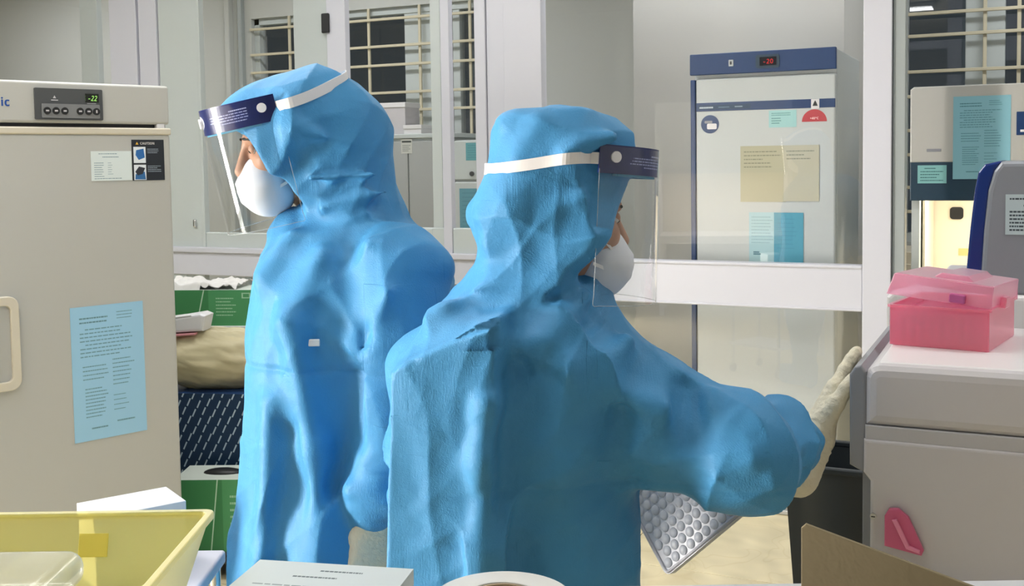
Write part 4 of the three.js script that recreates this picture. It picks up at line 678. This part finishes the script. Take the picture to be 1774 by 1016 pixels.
// shield, mask and eyes; field is the coverall's distance field
function headgear(person, body, H, field, o) {
  const P = (x, y, z) => V(...H.from(x, y, z)), U = V(...H.U), F = V(...H.F), R = V(...H.R);
  // eyes and brows
  const white = mat(C(0.7, 0.68, 0.66), { roughness: 0.25 }), iris = mat(C(0.02, 0.012, 0.008), { roughness: 0.15 });
  for (const s of [-1, 1]) {
    const e = part('eye', new THREE.SphereGeometry(0.0105, 20, 14), white, body); e.position.copy(P(0.032 * s, 0.008, 0.079));
    const lid = part('eyelid', new THREE.SphereGeometry(0.0118, 20, 10, 0, Math.PI * 2, 0, Math.PI * 0.5), M.skin, body); lid.position.copy(P(0.032 * s, 0.008, 0.079)); lid.quaternion.setFromRotationMatrix(new THREE.Matrix4().makeBasis(R.clone().negate(), U, F)); lid.rotateX(o.lids);
    const i = part('iris', new THREE.SphereGeometry(0.0058, 14, 10), iris, body); i.position.copy(P(0.032 * s, 0.005, 0.0855));
    const b = part('eyebrow', new THREE.CapsuleGeometry(0.0028, 0.028, 4, 8), M.hair, body); b.position.copy(P(0.034 * s, 0.03, 0.0895)); b.quaternion.setFromUnitVectors(V(0, 1, 0), R.clone().addScaledVector(U, -0.15 * s).addScaledVector(F, -0.35 * s).normalize());
  }
  // cup mask
  const mg = new THREE.SphereGeometry(1, 56, 40), mp = mg.attributes.position;
  for (let i = 0; i < mp.count; i++) {
    let x = mp.getX(i), y = mp.getY(i), z = mp.getZ(i); const top = Math.max(0, y), w = 1 - 0.28 * top * top - 0.16 * Math.max(0, -y); const rid = 0.004 * Math.exp(-Math.pow((y - 0.25) / 0.1, 2)) + 0.003 * Math.exp(-Math.pow((y + 0.35) / 0.1, 2));
    x *= 0.069 * w; z = z > 0 ? Math.pow(z, 0.85) * (0.064 + rid - 0.010 * top) : z * 0.055; if (z > 0) z += 0.006 * top * Math.exp(-x * x / 0.0003); y *= 0.068; z += -0.006 * Math.abs(y) / 0.068;
    const p = P(x, y - 0.071, z + 0.066); mp.setXYZ(i, p.x, p.y, p.z);
  }
  mg.computeVertexNormals(); const mask = part('face_mask', mg, M.mask, person); mask.userData.label = 'white cup mask';
  for (const s of [-1, 1]) for (const [y0, y1] of [[-0.052, 0.01], [-0.085, -0.06]]) { const pts = [], ups = [], outs = []; for (let i = 0; i <= 6; i++) { const t = i / 6 * 0.62, x = s * (0.058 + 0.018 * t), z = 0.075 - 0.075 * t; pts.push(P(x, y0 + (y1 - y0) * t, z)); ups.push(U); outs.push(R.clone().multiplyScalar(s)); } part('mask_strap', strip(pts, ups, outs, 0.006, 0.0012), M.elastic, mask); }
  const nb = strip([-4, -3, -2, -1, 0, 1, 2, 3, 4].map((k) => P(k * 0.0062, -0.026 - Math.abs(k) * 0.003, 0.1155 - k * k * 0.0014)), Array(9).fill(U), Array(9).fill(F), 0.005, 0.0015); part('nose_clip', nb, M.steel, mask);
  // headband: blue plastic strip bent round the brow
  const sh = new THREE.Group(); sh.name = 'face_shield'; sh.userData.label = 'clear face shield on a dark blue headband'; person.add(sh);
  const N = 48, arc = (k, y, grow = 0) => { const a = (k / N * 2 - 1) * o.spread; return P((o.bx + grow) * Math.sin(a), y, o.bz + (o.ba + grow) * Math.cos(a)); }, out = (k) => { const a = (k / N * 2 - 1) * o.spread; return R.clone().multiplyScalar(Math.sin(a) / o.bx).addScaledVector(F, Math.cos(a) / o.ba).normalize(); };
  const ks = Array.from({ length: N + 1 }, (_, k) => k), ups = ks.map(() => U), outs = ks.map(out);
  const bandTex = canvasTexture(1024, 128, (g, w, h) => {
    g.fillStyle = '#0f1f5c'; g.fillRect(0, 0, w, h);
    for (const m of [0, 1]) { const x = m ? 640 : 150; printLines(g, x, 38, 110, 1, 1, '#b4bbdd', 6, 0.1); printLines(g, x, 52, 240, 3, 13, '#a3abd2', 5, 0.1); printLines(g, x + 10, 92, 150, 1, 1, '#a3abd2', 5, 0.1); }
    g.fillStyle = '#dfe3ee'; g.beginPath(); g.ellipse(512, 62, 58, 34, 0, 0, 7); g.fill(); g.strokeStyle = '#26346e'; g.lineWidth = 6; g.beginPath(); g.moveTo(500, 44); g.lineTo(500, 80); g.moveTo(500, 46); g.lineTo(528, 46); g.moveTo(500, 62); g.lineTo(524, 62); g.stroke();
  });
  const band = part('headband', strip(ks.map((k) => arc(k, o.by)), ups, outs, o.bh, 0.004), mat(0xffffff, { map: bandTex, roughness: 0.3 }), sh);
  part('foam_pad', strip(ks.slice(4, N - 3).map((k) => arc(k, o.by - 0.006, -0.016)), ups.slice(4, N - 3), outs.slice(4, N - 3), o.bh * 0.9, 0.015), mat(C(0.12, 0.36, 0.55), { roughness: 0.9 }), sh);
  for (const k of [3, N - 3]) { const s = part('snap', cyl(0.0095, 0.004, 20), M.snap, sh); s.position.copy(arc(k, o.by + 0.004, 0.005)); s.quaternion.setFromUnitVectors(V(0, 1, 0), out(k)); }
  { const s = part('snap', plate(0.03, 0.02, 0.004, 0.009), M.snap, sh); s.position.copy(arc(N / 2, o.by, 0.006)); s.quaternion.setFromRotationMatrix(new THREE.Matrix4().makeBasis(R.clone().negate(), U, F)); }
  // visor: clear film hanging from the band
  const NV = 14, vp = [], vi = [], vu = [], vis = (k, t) => { const y = o.by + o.bh * 0.45 - t * o.vh, flare = o.flare * t; return arc(k, y, 0.0055 + flare); };
  for (let j = 0; j <= NV; j++) for (let k = 0; k <= N; k++) { const p = vis(k, j / NV); vp.push(p.x, p.y, p.z); vu.push(k / N, j / NV); }
  for (let j = 0; j < NV; j++) for (let k = 0; k < N; k++) { const a = j * (N + 1) + k, b = a + 1, c = a + N + 1, d = c + 1; vi.push(a, b, c, b, d, c); }
  const vg = new THREE.BufferGeometry(); vg.setAttribute('position', new THREE.Float32BufferAttribute(vp, 3)); vg.setAttribute('uv', new THREE.Float32BufferAttribute(vu, 2)); vg.setIndex(vi); vg.computeVertexNormals();
  const visor = part('visor', vg, M.clear, sh); visor.userData.label = 'clear plastic visor';
  const rimPts = []; for (let j = 2; j <= NV; j++) rimPts.push(vis(0, j / NV)); for (let k = 1; k <= N; k++) rimPts.push(vis(k, 1)); for (let j = NV - 1; j >= 2; j--) rimPts.push(vis(N, j / NV));
  part('visor_edge', new THREE.TubeGeometry(new THREE.CatmullRomCurve3(rimPts), 220, 0.0006, 6), mat(C(0.8, 0.84, 0.86), { roughness: 0.2, transmission: 0.75, thickness: 0 }), sh);
  // elastic strap pulled round the back of the hood
  const sp = [], so = [], su = [], n = 72, a0 = Math.atan2(o.bx * Math.sin(o.spread), o.bz - o.strapC + o.ba * Math.cos(o.spread));
  for (let i = 0; i <= n; i++) {
    const a = a0 + (2 * Math.PI - 2 * a0) * i / n, back = 0.5 - 0.5 * Math.cos(2 * Math.PI * i / n), y = o.by + o.strapDrop * back, dir = R.clone().multiplyScalar(Math.sin(a)).addScaledVector(F, Math.cos(a)), c = P(0, y, o.strapC);
    let r = 0.24; for (let q = 0; q < 60; q++) { const p = c.clone().addScaledVector(dir, r), d = field(p.x, p.y, p.z); if (d < 0.0025) break; r -= Math.max(0.0015, d * 0.6); }
    r = Math.max(r, 0.075); sp.push(r); so.push(dir); su.push(c);
  }
  const first = arc(N, o.by).sub(su[0]).length(), lastR = arc(0, o.by).sub(su[n]).length();
  for (let q = 0; q < 3; q++) for (let i = 1; i < n; i++) sp[i] = Math.max(sp[i], (sp[i - 1] + sp[i + 1]) / 2);
  sp[0] = first; sp[n] = lastR; if (sp[1] < first) sp[1] = Math.max(sp[1], (sp[0] + sp[2]) / 2); if (sp[n - 1] < lastR) sp[n - 1] = Math.max(sp[n - 1], (sp[n] + sp[n - 2]) / 2);
  part('elastic_strap', strip(sp.map((r, i) => su[i].clone().addScaledVector(so[i], r)), sp.map(() => U), so, o.strapW, 0.002), M.elastic, sh);
}
// folds of stiff non-woven cloth: overlapping straight creases, each strong in some places and flat in others
const tri = (v) => { v -= Math.floor(v); v = v < 0.5 ? 2 * v : 2 - 2 * v; return 0.45 * v + 0.55 * v * v * v; };
const CREASES = [[5.0, 0.7, 1.6, 1], [-2.4, 1.2, 5.0, 1], [3.6, 3.4, 1.2, 0.8], [2.0, -4.2, 2.8, 0.7], [11, 2.5, 5, 0.42], [-5, 7, 9, 0.42], [7, -9, 3, 0.4]].map(([x, y, z, a], i) => ({ x, y, z, a, o: i * 3.7, fine: i > 3 }));
function folds(x, y, z, big, small, across = 1) {
  const w = n3(x * 2.2, y * 2.2, z * 2.2) * 0.55, w2 = n3(x * 2.8 + 11, y * 2.8, z * 2.8) * 0.6; let d = 0;
  for (const c of CREASES) {
    const m = Math.max(0, Math.min(1, 0.5 + 1.5 * n3(x * 2.7 + c.o, y * 2.1, z * 2.7 - c.o))); if (m === 0) continue;
    d += (c.fine ? small : big) * c.a * m * (Math.abs(c.y) > 3 && !c.fine ? across : 1) * (tri(x * c.x + y * c.y + z * c.z + c.o + (c.fine ? w2 * 1.4 : w)) - 0.36);
  }
  return d;
}

// ---------------------------------------------------------------- worker with her back to the camera
{
  const person = thing('person', 'person in blue hooded coverall, back turned, pushing the analyser cover', 'person', deskPoint(0, 0, 1.9), YAW);
  const hx = Math.cos(0.33), hz = -Math.sin(0.33);
  const H = headFrame([0.091, 1.448, 0], hx, hz, 0.08);
  const rows = [[1.351, 0.014, 0.08, 0, 0.085], [1.324, 0.009, 0.103, 0, 0.1], [1.283, 0.005, 0.147, 0, 0.125], [1.238, -0.001, 0.178, 0, 0.145], [1.177, -0.003, 0.199, 0, 0.162], [1.105, -0.003, 0.201, 0, 0.168], [1.023, -0.002, 0.199, 0, 0.16], [0.919, 0, 0.203, 0, 0.162], [0.815, 0.007, 0.207, 0, 0.165], [0.7, 0.011, 0.209, 0, 0.165], [0.626, 0.012, 0.195, 0, 0.15]];
  const torso = loft(rows, 2.5), torsoIn = loft(rows, 2.3, 0.075);
  const hood = [ellipsoid([0.093, 1.556, 0], [0.126, 0.088, 0.102], [hx, hz]), ellipsoid([0.072, 1.477, 0], [0.140, 0.115, 0.115], [hx, hz]), ellipsoid([0.007, 1.59, 0], [0.034, 0.040, 0.05]), cone([-0.013, 1.548, 0], [0.008, 1.614, 0], 0.016, 0.02), cone([-0.059, 1.465, 0], [0.018, 1.445, 0], 0.024, 0.08), cone([0.025, 1.399, 0], [0.009, 1.329, 0], 0.094, 0.096), cone([0.077, 1.359, 0.01], [0.113, 1.433, 0], 0.05, 0.07), ellipsoid([0.112, 1.409, 0.01], [0.085, 0.085, 0.098], [hx, hz]), ellipsoid(H.from(0, 0.005, 0.045), [0.108, 0.125, 0.102], [hx, hz])];
  const collar = cone([0.011, 1.321, 0], [0.123, 1.323, 0.015], 0.07, 0.042);
  const armR = [cone([0.131, 1.187, 0.02], [0.227, 1.098, 0.05], 0.102, 0.100), cone([0.227, 1.098, 0.05], [0.367, 1.055, 0.1], 0.100, 0.090), cone([0.367, 1.055, 0.1], [0.504, 1.026, -0.07], 0.088, 0.056)];
  const armL = [cone([-0.157, 1.189, 0], [-0.167, 0.925, -0.16], 0.078, 0.066), cone([-0.167, 0.925, -0.16], [0.038, 0.882, -0.35], 0.066, 0.048)];
  const legs = [[[-0.08, 0.659, 0], 0.105], [[0.094, 0.657, 0], 0.105]].map(([h, r]) => { const a = [h[0] * 1.15, 0.10, h[2]]; return [cone(h, [h[0] * 1.1, 0.45, 0.02], 0.125, 0.098), cone([h[0] * 1.1, 0.45, 0.02], a, 0.098, 0.072), cone([a[0], 0.055, 0.03], [a[0] + 0.04, 0.045, -0.17], 0.055, 0.046)]; }).flat();
  // ridges where the cloth is pulled taut: [from, to, radius, blend]
  const ridges = [
    [[-0.026, 1.255, 0.145], [-0.034, 1.166, 0.178], 0.010, 0.06], [[-0.034, 1.166, 0.178], [-0.043, 1.075, 0.186], 0.010, 0.08], [[-0.043, 1.075, 0.186], [-0.06, 0.832, 0.188], 0.010, 0.08],
    [[-0.026, 1.255, 0.145], [0.087, 1.216, 0.158], 0.01, 0.04],
    [[-0.178, 1.186, 0.085], [-0.181, 0.815, 0.095], 0.016, 0.05], [[-0.11, 1.302, 0.085], [-0.149, 1.152, 0.108], 0.014, 0.05], [[-0.085, 1.269, 0.125], [-0.115, 0.844, 0.145], 0.014, 0.04],
    [[0.047, 1.261, 0.145], [0.122, 1.322, 0.08], 0.012, 0.05], [[0.131, 1.186, 0.128], [0.186, 1.251, 0.1], 0.012, 0.04],
    [[0.28, 1.116, 0.165], [0.325, 1.155, 0.11], 0.006, 0.035], [[0.112, 1.162, 0.128], [0.241, 1.146, 0.148], 0.010, 0.05],
    [[0.372, 1.069, 0.188], [0.435, 1.091, 0.1], 0.004, 0.035], [[0.435, 1.091, 0.1], [0.405, 1.121, 0.06], 0.004, 0.035], [[0.42, 1.005, 0.1], [0.518, 1.012, -0.03], 0.008, 0.04], [[0.497, 1.088, -0.03], [0.429, 1.12, 0.04], 0.014, 0.04], [[0.237, 1.018, 0.1], [0.354, 1.001, 0.14], 0.012, 0.05],
    [[-0.08, 1.34, 0.08], [0.086, 1.346, 0.09], 0.003, 0.02],
    [[-0.055, 1.461, 0.05], [0.107, 1.487, 0.112], 0.004, 0.03], [[-0.036, 1.405, 0.06], [0.069, 1.358, 0.09], 0.004, 0.03], [[-0.004, 1.613, 0.04], [0.112, 1.626, 0.05], 0.006, 0.03], [[0.014, 1.559, 0.08], [0.053, 1.611, 0.07], 0.004, 0.03], [[0.089, 1.56, 0.115], [0.166, 1.585, 0.1], 0.004, 0.03],
  ].map(([a, b, r, k]) => [cone(a, b, r, r), k]);
  const valleys = [[[0.287, 1.177, 0.11], [0.286, 1.098, 0.185], 0.016, 0.035], [[0.162, 1.137, 0.145], [0.161, 1.013, 0.145], 0.016, 0.05], [[0.022, 1.204, 0.188], [0.01, 0.843, 0.194], 0.035, 0.05]].map(([a, b, r, k]) => [cone(a, b, r, r), k]);
  const cn = vnorm([0.757, -0.653, -0.06]), cp = [0.153, 1.436, 0], cn2 = vnorm([0.9, -0.44, -0.06]), cp2 = [0.1, 1.373, 0];
  const cavity = ellipsoid(H.from(0, -0.01, 0.03), [0.115, 0.11, 0.070], [hx, hz]);
  const hoodCut = (h, x, y, z) => { const q = smin((x - cp[0]) * cn[0] + (y - cp[1]) * cn[1] + (z - cp[2]) * cn[2], (x - cp2[0]) * cn2[0] + (y - cp2[1]) * cn2[1] + (z - cp2[2]) * cn2[2], 0.015); h = smax(h, q, 0.006); return smax(h, -Math.max(cavity(x, y, z), -q - 0.035), 0.008); };
  // overlapping back panel of the coverall with a sharp free edge
  const pa = [-0.107, 1.253, 0.14], pb = [-0.125, 0.813, 0.14], tilt = 0.24;
  const backPanel = (x, y, z) => { const t = (pa[1] - y) / (pa[1] - pb[1]), w = 0.082 + 0.0 * t, cx = pa[0] + (pb[0] - pa[0]) * t, dx = x - cx, dz = z - 0.138, u = dx * Math.cos(tilt) + dz * Math.sin(tilt), v = -dx * Math.sin(tilt) + dz * Math.cos(tilt), qx = Math.abs(u) - w, qy = Math.max(y - pa[1] - 0.5 * u, pb[1] - y), qz = Math.abs(v) - 0.03; return Math.min(Math.max(qx, qy, qz), 0) + Math.hypot(Math.max(qx, 0), Math.max(qy, 0), Math.max(qz, 0)) - 0.004; };
  const waist = [-0.013, 1.017, 0][1];
  const field = (x, y, z) => {
    let d = torso(x, y, z);
    if (y > 1.2) { let h = 1; for (const f of hood) h = smin(h, f(x, y, z), 0.035); d = smin(smin(d, collar(x, y, z), 0.04), hoodCut(h, x, y, z), 0.03); }
    if (y < 0.9) { let l = 1; for (const f of legs) l = smin(l, f(x, y, z), 0.03); d = smin(d, l, 0.05); d = smax(d, -y + 0.002, 0.01); }
    let a = 1; for (const f of armR) a = smin(a, f(x, y, z), 0.035); d = smin(d, a, 0.055); a = 1; for (const f of armL) a = smin(a, f(x, y, z), 0.03); d = smin(d, a, 0.025);
    if (d < 0.06) { for (const [f, k] of ridges) d = smin(d, f(x, y, z), k); for (const [f, k] of valleys) d = smax(d, -f(x, y, z), k); }
    if (Math.abs(d) < 0.04) { const up = Math.max(0, Math.min(1, (y - 1.28) / 0.1)), arm = Math.max(0, Math.min(1, (x - 0.2) / 0.08)); d -= folds(x, y, z, 0.022 - 0.002 * up, 0.008 + 0.003 * up, 0.3 + 0.7 * Math.max(up, arm)); d += 0.002 * Math.exp(-Math.pow((y - waist) / 0.006, 2)); }
    if (d < 0.05 && y < pa[1] + 0.1) { const b = backPanel(x, y, z); if (b < 0.05) d = smin(d, b - folds(x + 7, y, z, 0.008, 0.006, 0.2), 0.008 + 0.05 * Math.max(0, Math.min(1, 1 - (pa[1] - 0.5 * (pa[0] - x) - y) / 0.1))); }
    return d;
  };
  const suit = part('coverall', meshField(field, [-0.36, -0.01, -0.48], [0.62, 1.68, 0.28], 0.0048, true), M.suit, person); suit.userData.label = 'blue hooded coverall';
  // body
  const bodyField = (x, y, z) => { let d = torsoIn(x, y, z); for (const f of [...armR, ...armL]) d = smin(d, f(x, y, z) + 0.042, 0.03); for (const f of legs) d = smin(d, f(x, y, z) + 0.05, 0.03); d = smin(d, neckIn(x, y, z), 0.03); return d; };
  const neckIn = cone(H.from(0, -0.1, -0.03), [0.006, 1.309, 0], 0.05, 0.06);
  const body = part('body', mergeGeometries([meshField(bodyField, [-0.36, -0.01, -0.48], [0.62, 1.5, 0.28], 0.013, false), headGeometry(H)]), M.skin, person);
  headgear(person, body, H, field, { by: 0.106, bh: 0.047, bx: 0.116, ba: 0.150, bz: 0.008, spread: 1.58, vh: 0.262, flare: 0.012, strapDrop: -0.028, strapW: 0.019, strapC: -0.01, lids: 0.5 });
  // gloves
  const zw = [-Math.sin(YAW), 0, Math.cos(YAW)];
  const wr = [0.571, 1.018, -0.16], tipp = [0.678, 1.175, -0.25];
  part('glove', gloveGeometry(wr, [tipp[0] - wr[0], tipp[1] - wr[1], tipp[2] - wr[2]], [Math.cos(YAW), -0.3, Math.sin(YAW)], 1, [0.06, 0.05, 0.06, 0.08], 1, 1.22), M.glove, person);
  const wl = [0.056, 0.876, -0.37];
  part('glove', gloveGeometry(wl, [0.97, 0.05, -0.22], [0.2, 0.1, 0.95], 1, [0.35, 0.35, 0.35, 0.4], 0.6), M.glove, person);
}
{ // dimpled sheet in her other hand
  const o = [1.574, 0.698, 2.615], e1 = [1.741, 0.862, 2.641], e2 = [1.418, 0.944, 2.501];
  const A = V(e1[0] - o[0], e1[1] - o[1], e1[2] - o[2]), B = V(e2[0] - o[0], e2[1] - o[1], e2[2] - o[2]), a = A.clone().normalize(), n = a.clone().cross(B).normalize(), b = n.clone().cross(a);
  const w = 0.30, h = B.length();
  const t = thing('dimpled_tray', 'grey plastic tray covered in round dimples held under the outstretched arm', 'tray', o);
  t.quaternion.setFromRotationMatrix(new THREE.Matrix4().makeBasis(a, b, n));
  const gm = mat(C(0.5, 0.52, 0.57), { roughness: 0.35 });
  part('plate', plate(w, h, 0.016, 0.014), gm, t, [w / 2 - 0.002, h / 2 - 0.002, -0.008]);
  part('edge', new THREE.TubeGeometry(new THREE.CatmullRomCurve3([V(0.004, h, 0), V(0.004, h * 0.5, 0), V(0.004, 0.01, 0), V(0.012, 0.003, 0), V(w * 0.5, 0.003, 0), V(w, 0.003, 0)], false, 'catmullrom', 0.1), 80, 0.0035, 8), mat(C(0.42, 0.42, 0.46), { roughness: 0.4 }), t);
  const dome = new THREE.SphereGeometry(0.0105, 16, 6, 0, Math.PI * 2, 0, Math.PI / 2).rotateX(Math.PI / 2).scale(1, 1, 0.45), p = 0.0235;
  for (let j = 0; j * p * 0.866 < h - 0.03; j++) for (let i = 0; i * p < w - 0.03; i++) part('dimple', dome, gm, t, [0.018 + i * p + (j % 2) * p / 2, 0.018 + j * p * 0.866, 0]);
}

// ---------------------------------------------------------------- worker walking past, seen from the side
{
  const person = thing('person', 'person in blue hooded coverall in profile, head bowed, arm hanging down', 'person', deskPoint(-0.40, 0, 2.3), YAW);
  const hx = -Math.cos(0.36), hz = Math.sin(0.36);
  const H = headFrame([-0.061, 1.593, 0], hx, hz, 0.22);
  const rows = [[1.436, 0.068, 0.094, 0, 0.1], [1.403, 0.066, 0.138, 0, 0.14], [1.361, 0.065, 0.182, 0, 0.175], [1.3, 0.066, 0.204, 0, 0.2], [1.214, 0.044, 0.199, 0, 0.205], [1.116, 0.018, 0.183, 0, 0.195], [0.993, 0.003, 0.172, 0, 0.185], [0.856, -0.009, 0.176, 0, 0.185], [0.743, -0.017, 0.184, 0, 0.19], [0.642, -0.024, 0.188, 0, 0.19], [0.553, -0.018, 0.161, 0, 0.17]];
  const torso = loft(rows, 2.4), torsoIn = loft(rows, 2.3, 0.085);
  const hood = [ellipsoid([-0.024, 1.646, 0], [0.150, 0.102, 0.118], [hx, hz]), ellipsoid([0.044, 1.573, 0], [0.112, 0.130, 0.115], [hx, hz]), cone([0.057, 1.519, 0], [0.07, 1.416, 0], 0.096, 0.108), cone([0.006, 1.495, 0], [0.022, 1.434, 0], 0.07, 0.075), ellipsoid([-0.042, 1.508, 0], [0.085, 0.085, 0.1], [hx, hz]), ellipsoid(H.from(0, 0.01, 0.045), [0.112, 0.125, 0.106], [hx, hz])];
  const collar = cone([0.052, 1.41, 0], [-0.049, 1.416, 0.03], 0.08, 0.046);
  const armN = [cone([0.173, 1.324, 0.13], [0.173, 1.091, 0.18], 0.105, 0.082), cone([0.173, 1.091, 0.18], [0.129, 0.903, 0.18], 0.078, 0.060), cone([0.129, 0.903, 0.18], [0.118, 0.865, 0.18], 0.062, 0.044)];
  const armF = [cone([0.022, 1.28, -0.18], [0.025, 0.997, -0.2], 0.09, 0.075), cone([0.025, 0.997, -0.2], [-0.039, 0.807, -0.16], 0.072, 0.05)];
  const hipY = 0.78, legs = [[-0.02, 0.095, -0.10], [-0.02, -0.095, 0.06]].map(([x, z, dx]) => [cone([x, hipY, z], [x + dx * 0.5, 0.45, z], 0.13, 0.10), cone([x + dx * 0.5, 0.45, z], [x + dx, 0.11, z], 0.10, 0.075), cone([x + dx + 0.03, 0.058, z], [x + dx - 0.17, 0.046, z], 0.056, 0.047)]).flat();
  const ridges = [
    [[-0.041, 1.406, 0.11], [-0.089, 1.328, 0.13], 0.016, 0.05], [[0.031, 1.375, 0.165], [-0.031, 1.243, 0.185], 0.016, 0.05], [[-0.03, 1.247, 0.215], [0.011, 0.997, 0.205], 0.005, 0.07], [[0.012, 0.999, 0.21], [0.009, 0.748, 0.21], 0.005, 0.06], [[-0.076, 1.084, 0.18], [-0.098, 0.746, 0.2], 0.006, 0.06],
    [[0.126, 1.399, 0.2], [0.267, 1.349, 0.16], 0.005, 0.06], [[0.164, 1.309, 0.245], [0.125, 1.203, 0.23], 0.004, 0.05], [[0.086, 0.921, 0.22], [0.163, 0.901, 0.23], 0.008, 0.03], [[0.087, 0.884, 0.21], [0.161, 0.877, 0.22], 0.004, 0.02],
    [[-0.033, 1.622, 0.125], [0.136, 1.574, 0.115], 0.003, 0.03], [[0.006, 1.522, 0.13], [0.165, 1.53, 0.1], 0.004, 0.03], [[0.024, 1.463, 0.11], [0.162, 1.496, 0.1], 0.004, 0.03],
  ].map(([a, b, r, k]) => [cone(a, b, r, r), k]);
  const valleys = [[[0.116, 1.224, 0.225], [0.095, 1.023, 0.22], 0.010, 0.04], [[-0.049, 1.022, 0.21], [-0.067, 0.749, 0.21], 0.006, 0.05], [[0.013, 1.448, 0.15], [0.173, 1.47, 0.1], 0.008, 0.03]].map(([a, b, r, k]) => [cone(a, b, r, r), k]);
  const cn = vnorm([-0.757, -0.653, 0.06]), cp = [-0.097, 1.556, 0], cn2 = vnorm([-0.93, -0.37, 0.06]), cp2 = [-0.038, 1.486, 0];
  const cavity = ellipsoid(H.from(0, -0.01, 0.03), [0.115, 0.11, 0.072], [hx, hz]);
  const hoodCut = (h, x, y, z) => { const q = smin((x - cp[0]) * cn[0] + (y - cp[1]) * cn[1] + (z - cp[2]) * cn[2], (x - cp2[0]) * cn2[0] + (y - cp2[1]) * cn2[1] + (z - cp2[2]) * cn2[2], 0.015); h = smax(h, q, 0.006); return smax(h, -Math.max(cavity(x, y, z), -q - 0.035), 0.008); };
  const waist = [-0.003, 1.151, 0][1];
  const field = (x, y, z) => {
    let d = torso(x, y, z);
    if (y > 1.25) { let h = 1; for (const f of hood) h = smin(h, f(x, y, z), 0.035); d = smin(smin(d, collar(x, y, z), 0.04), hoodCut(h, x, y, z), 0.03); }
    if (y < 0.95) { let l = 1; for (const f of legs) l = smin(l, f(x, y, z), 0.03); d = smin(d, l, 0.05); d = smax(d, -y + 0.002, 0.01); }
    let a = 1; for (const f of armN) a = smin(a, f(x, y, z), 0.03); d = smin(d, a, 0.025); a = 1; for (const f of armF) a = smin(a, f(x, y, z), 0.03); d = smin(d, a, 0.03);
    if (d < 0.06) { for (const [f, k] of ridges) d = smin(d, f(x, y, z), k); for (const [f, k] of valleys) d = smax(d, -f(x, y, z), k); }
    if (Math.abs(d) < 0.04) { const up = Math.max(0, Math.min(1, (y - 1.4) / 0.1)); d -= folds(x + 3, y, z, 0.016 + 0.002 * up, 0.005 + 0.003 * up, 0.35 + 0.65 * up); d += 0.003 * Math.exp(-Math.pow((y - waist) / 0.006, 2)); }
    return d;
  };
  const suit = part('coverall', meshField(field, [-0.34, -0.01, -0.34], [0.34, 1.86, 0.34], 0.0058, true), M.suit, person); suit.userData.label = 'blue hooded coverall';
  const neckIn = cone(H.from(0, -0.1, -0.03), [0.063, 1.385, 0], 0.05, 0.06);
  const bodyField = (x, y, z) => { let d = torsoIn(x, y, z); for (const f of [...armN, ...armF]) d = smin(d, f(x, y, z) + 0.042, 0.03); for (const f of legs) d = smin(d, f(x, y, z) + 0.055, 0.03); return smin(d, neckIn(x, y, z), 0.03); };
  const body = part('body', mergeGeometries([meshField(bodyField, [-0.34, -0.01, -0.34], [0.34, 1.62, 0.34], 0.013, false), headGeometry(H)]), M.skin, person);
  headgear(person, body, H, field, { by: 0.080, bh: 0.052, bx: 0.116, ba: 0.150, bz: 0.010, spread: 1.45, vh: 0.255, flare: 0.004, strapDrop: 0.035, strapW: 0.021, strapC: -0.01, lids: 1.1 });
  const w = [0.118, 0.859, 0.18];
  part('glove', gloveGeometry(w, [-0.08, -1, 0.02], [-0.35, 0, -0.9], 1, [0.3, 0.28, 0.3, 0.35]), M.glove, person);
  const w2 = [-0.044, 0.798, -0.155];
  part('glove', gloveGeometry(w2, [-0.25, -1, 0.05], [0.2, 0, 0.85], 1, [0.35, 0.35, 0.35, 0.4]), M.glove, person);
  const zt = part('zip_tape', rbox(0.03, 0.014, 0.004, 0.002), M.white, person, [0.013, 1.208, 0.212]); zt.userData.label = 'white tape tag';
}

// ---------------------------------------------------------------- shadows, render
scene.traverse((o) => { if (o.isMesh) { o.castShadow = true; o.receiveShadow = true; } if (o.isLight && !o.isRectAreaLight) o.castShadow = true; });
scene.updateMatrixWorld(true); camera.updateMatrixWorld(true);
renderer.render(scene, camera);
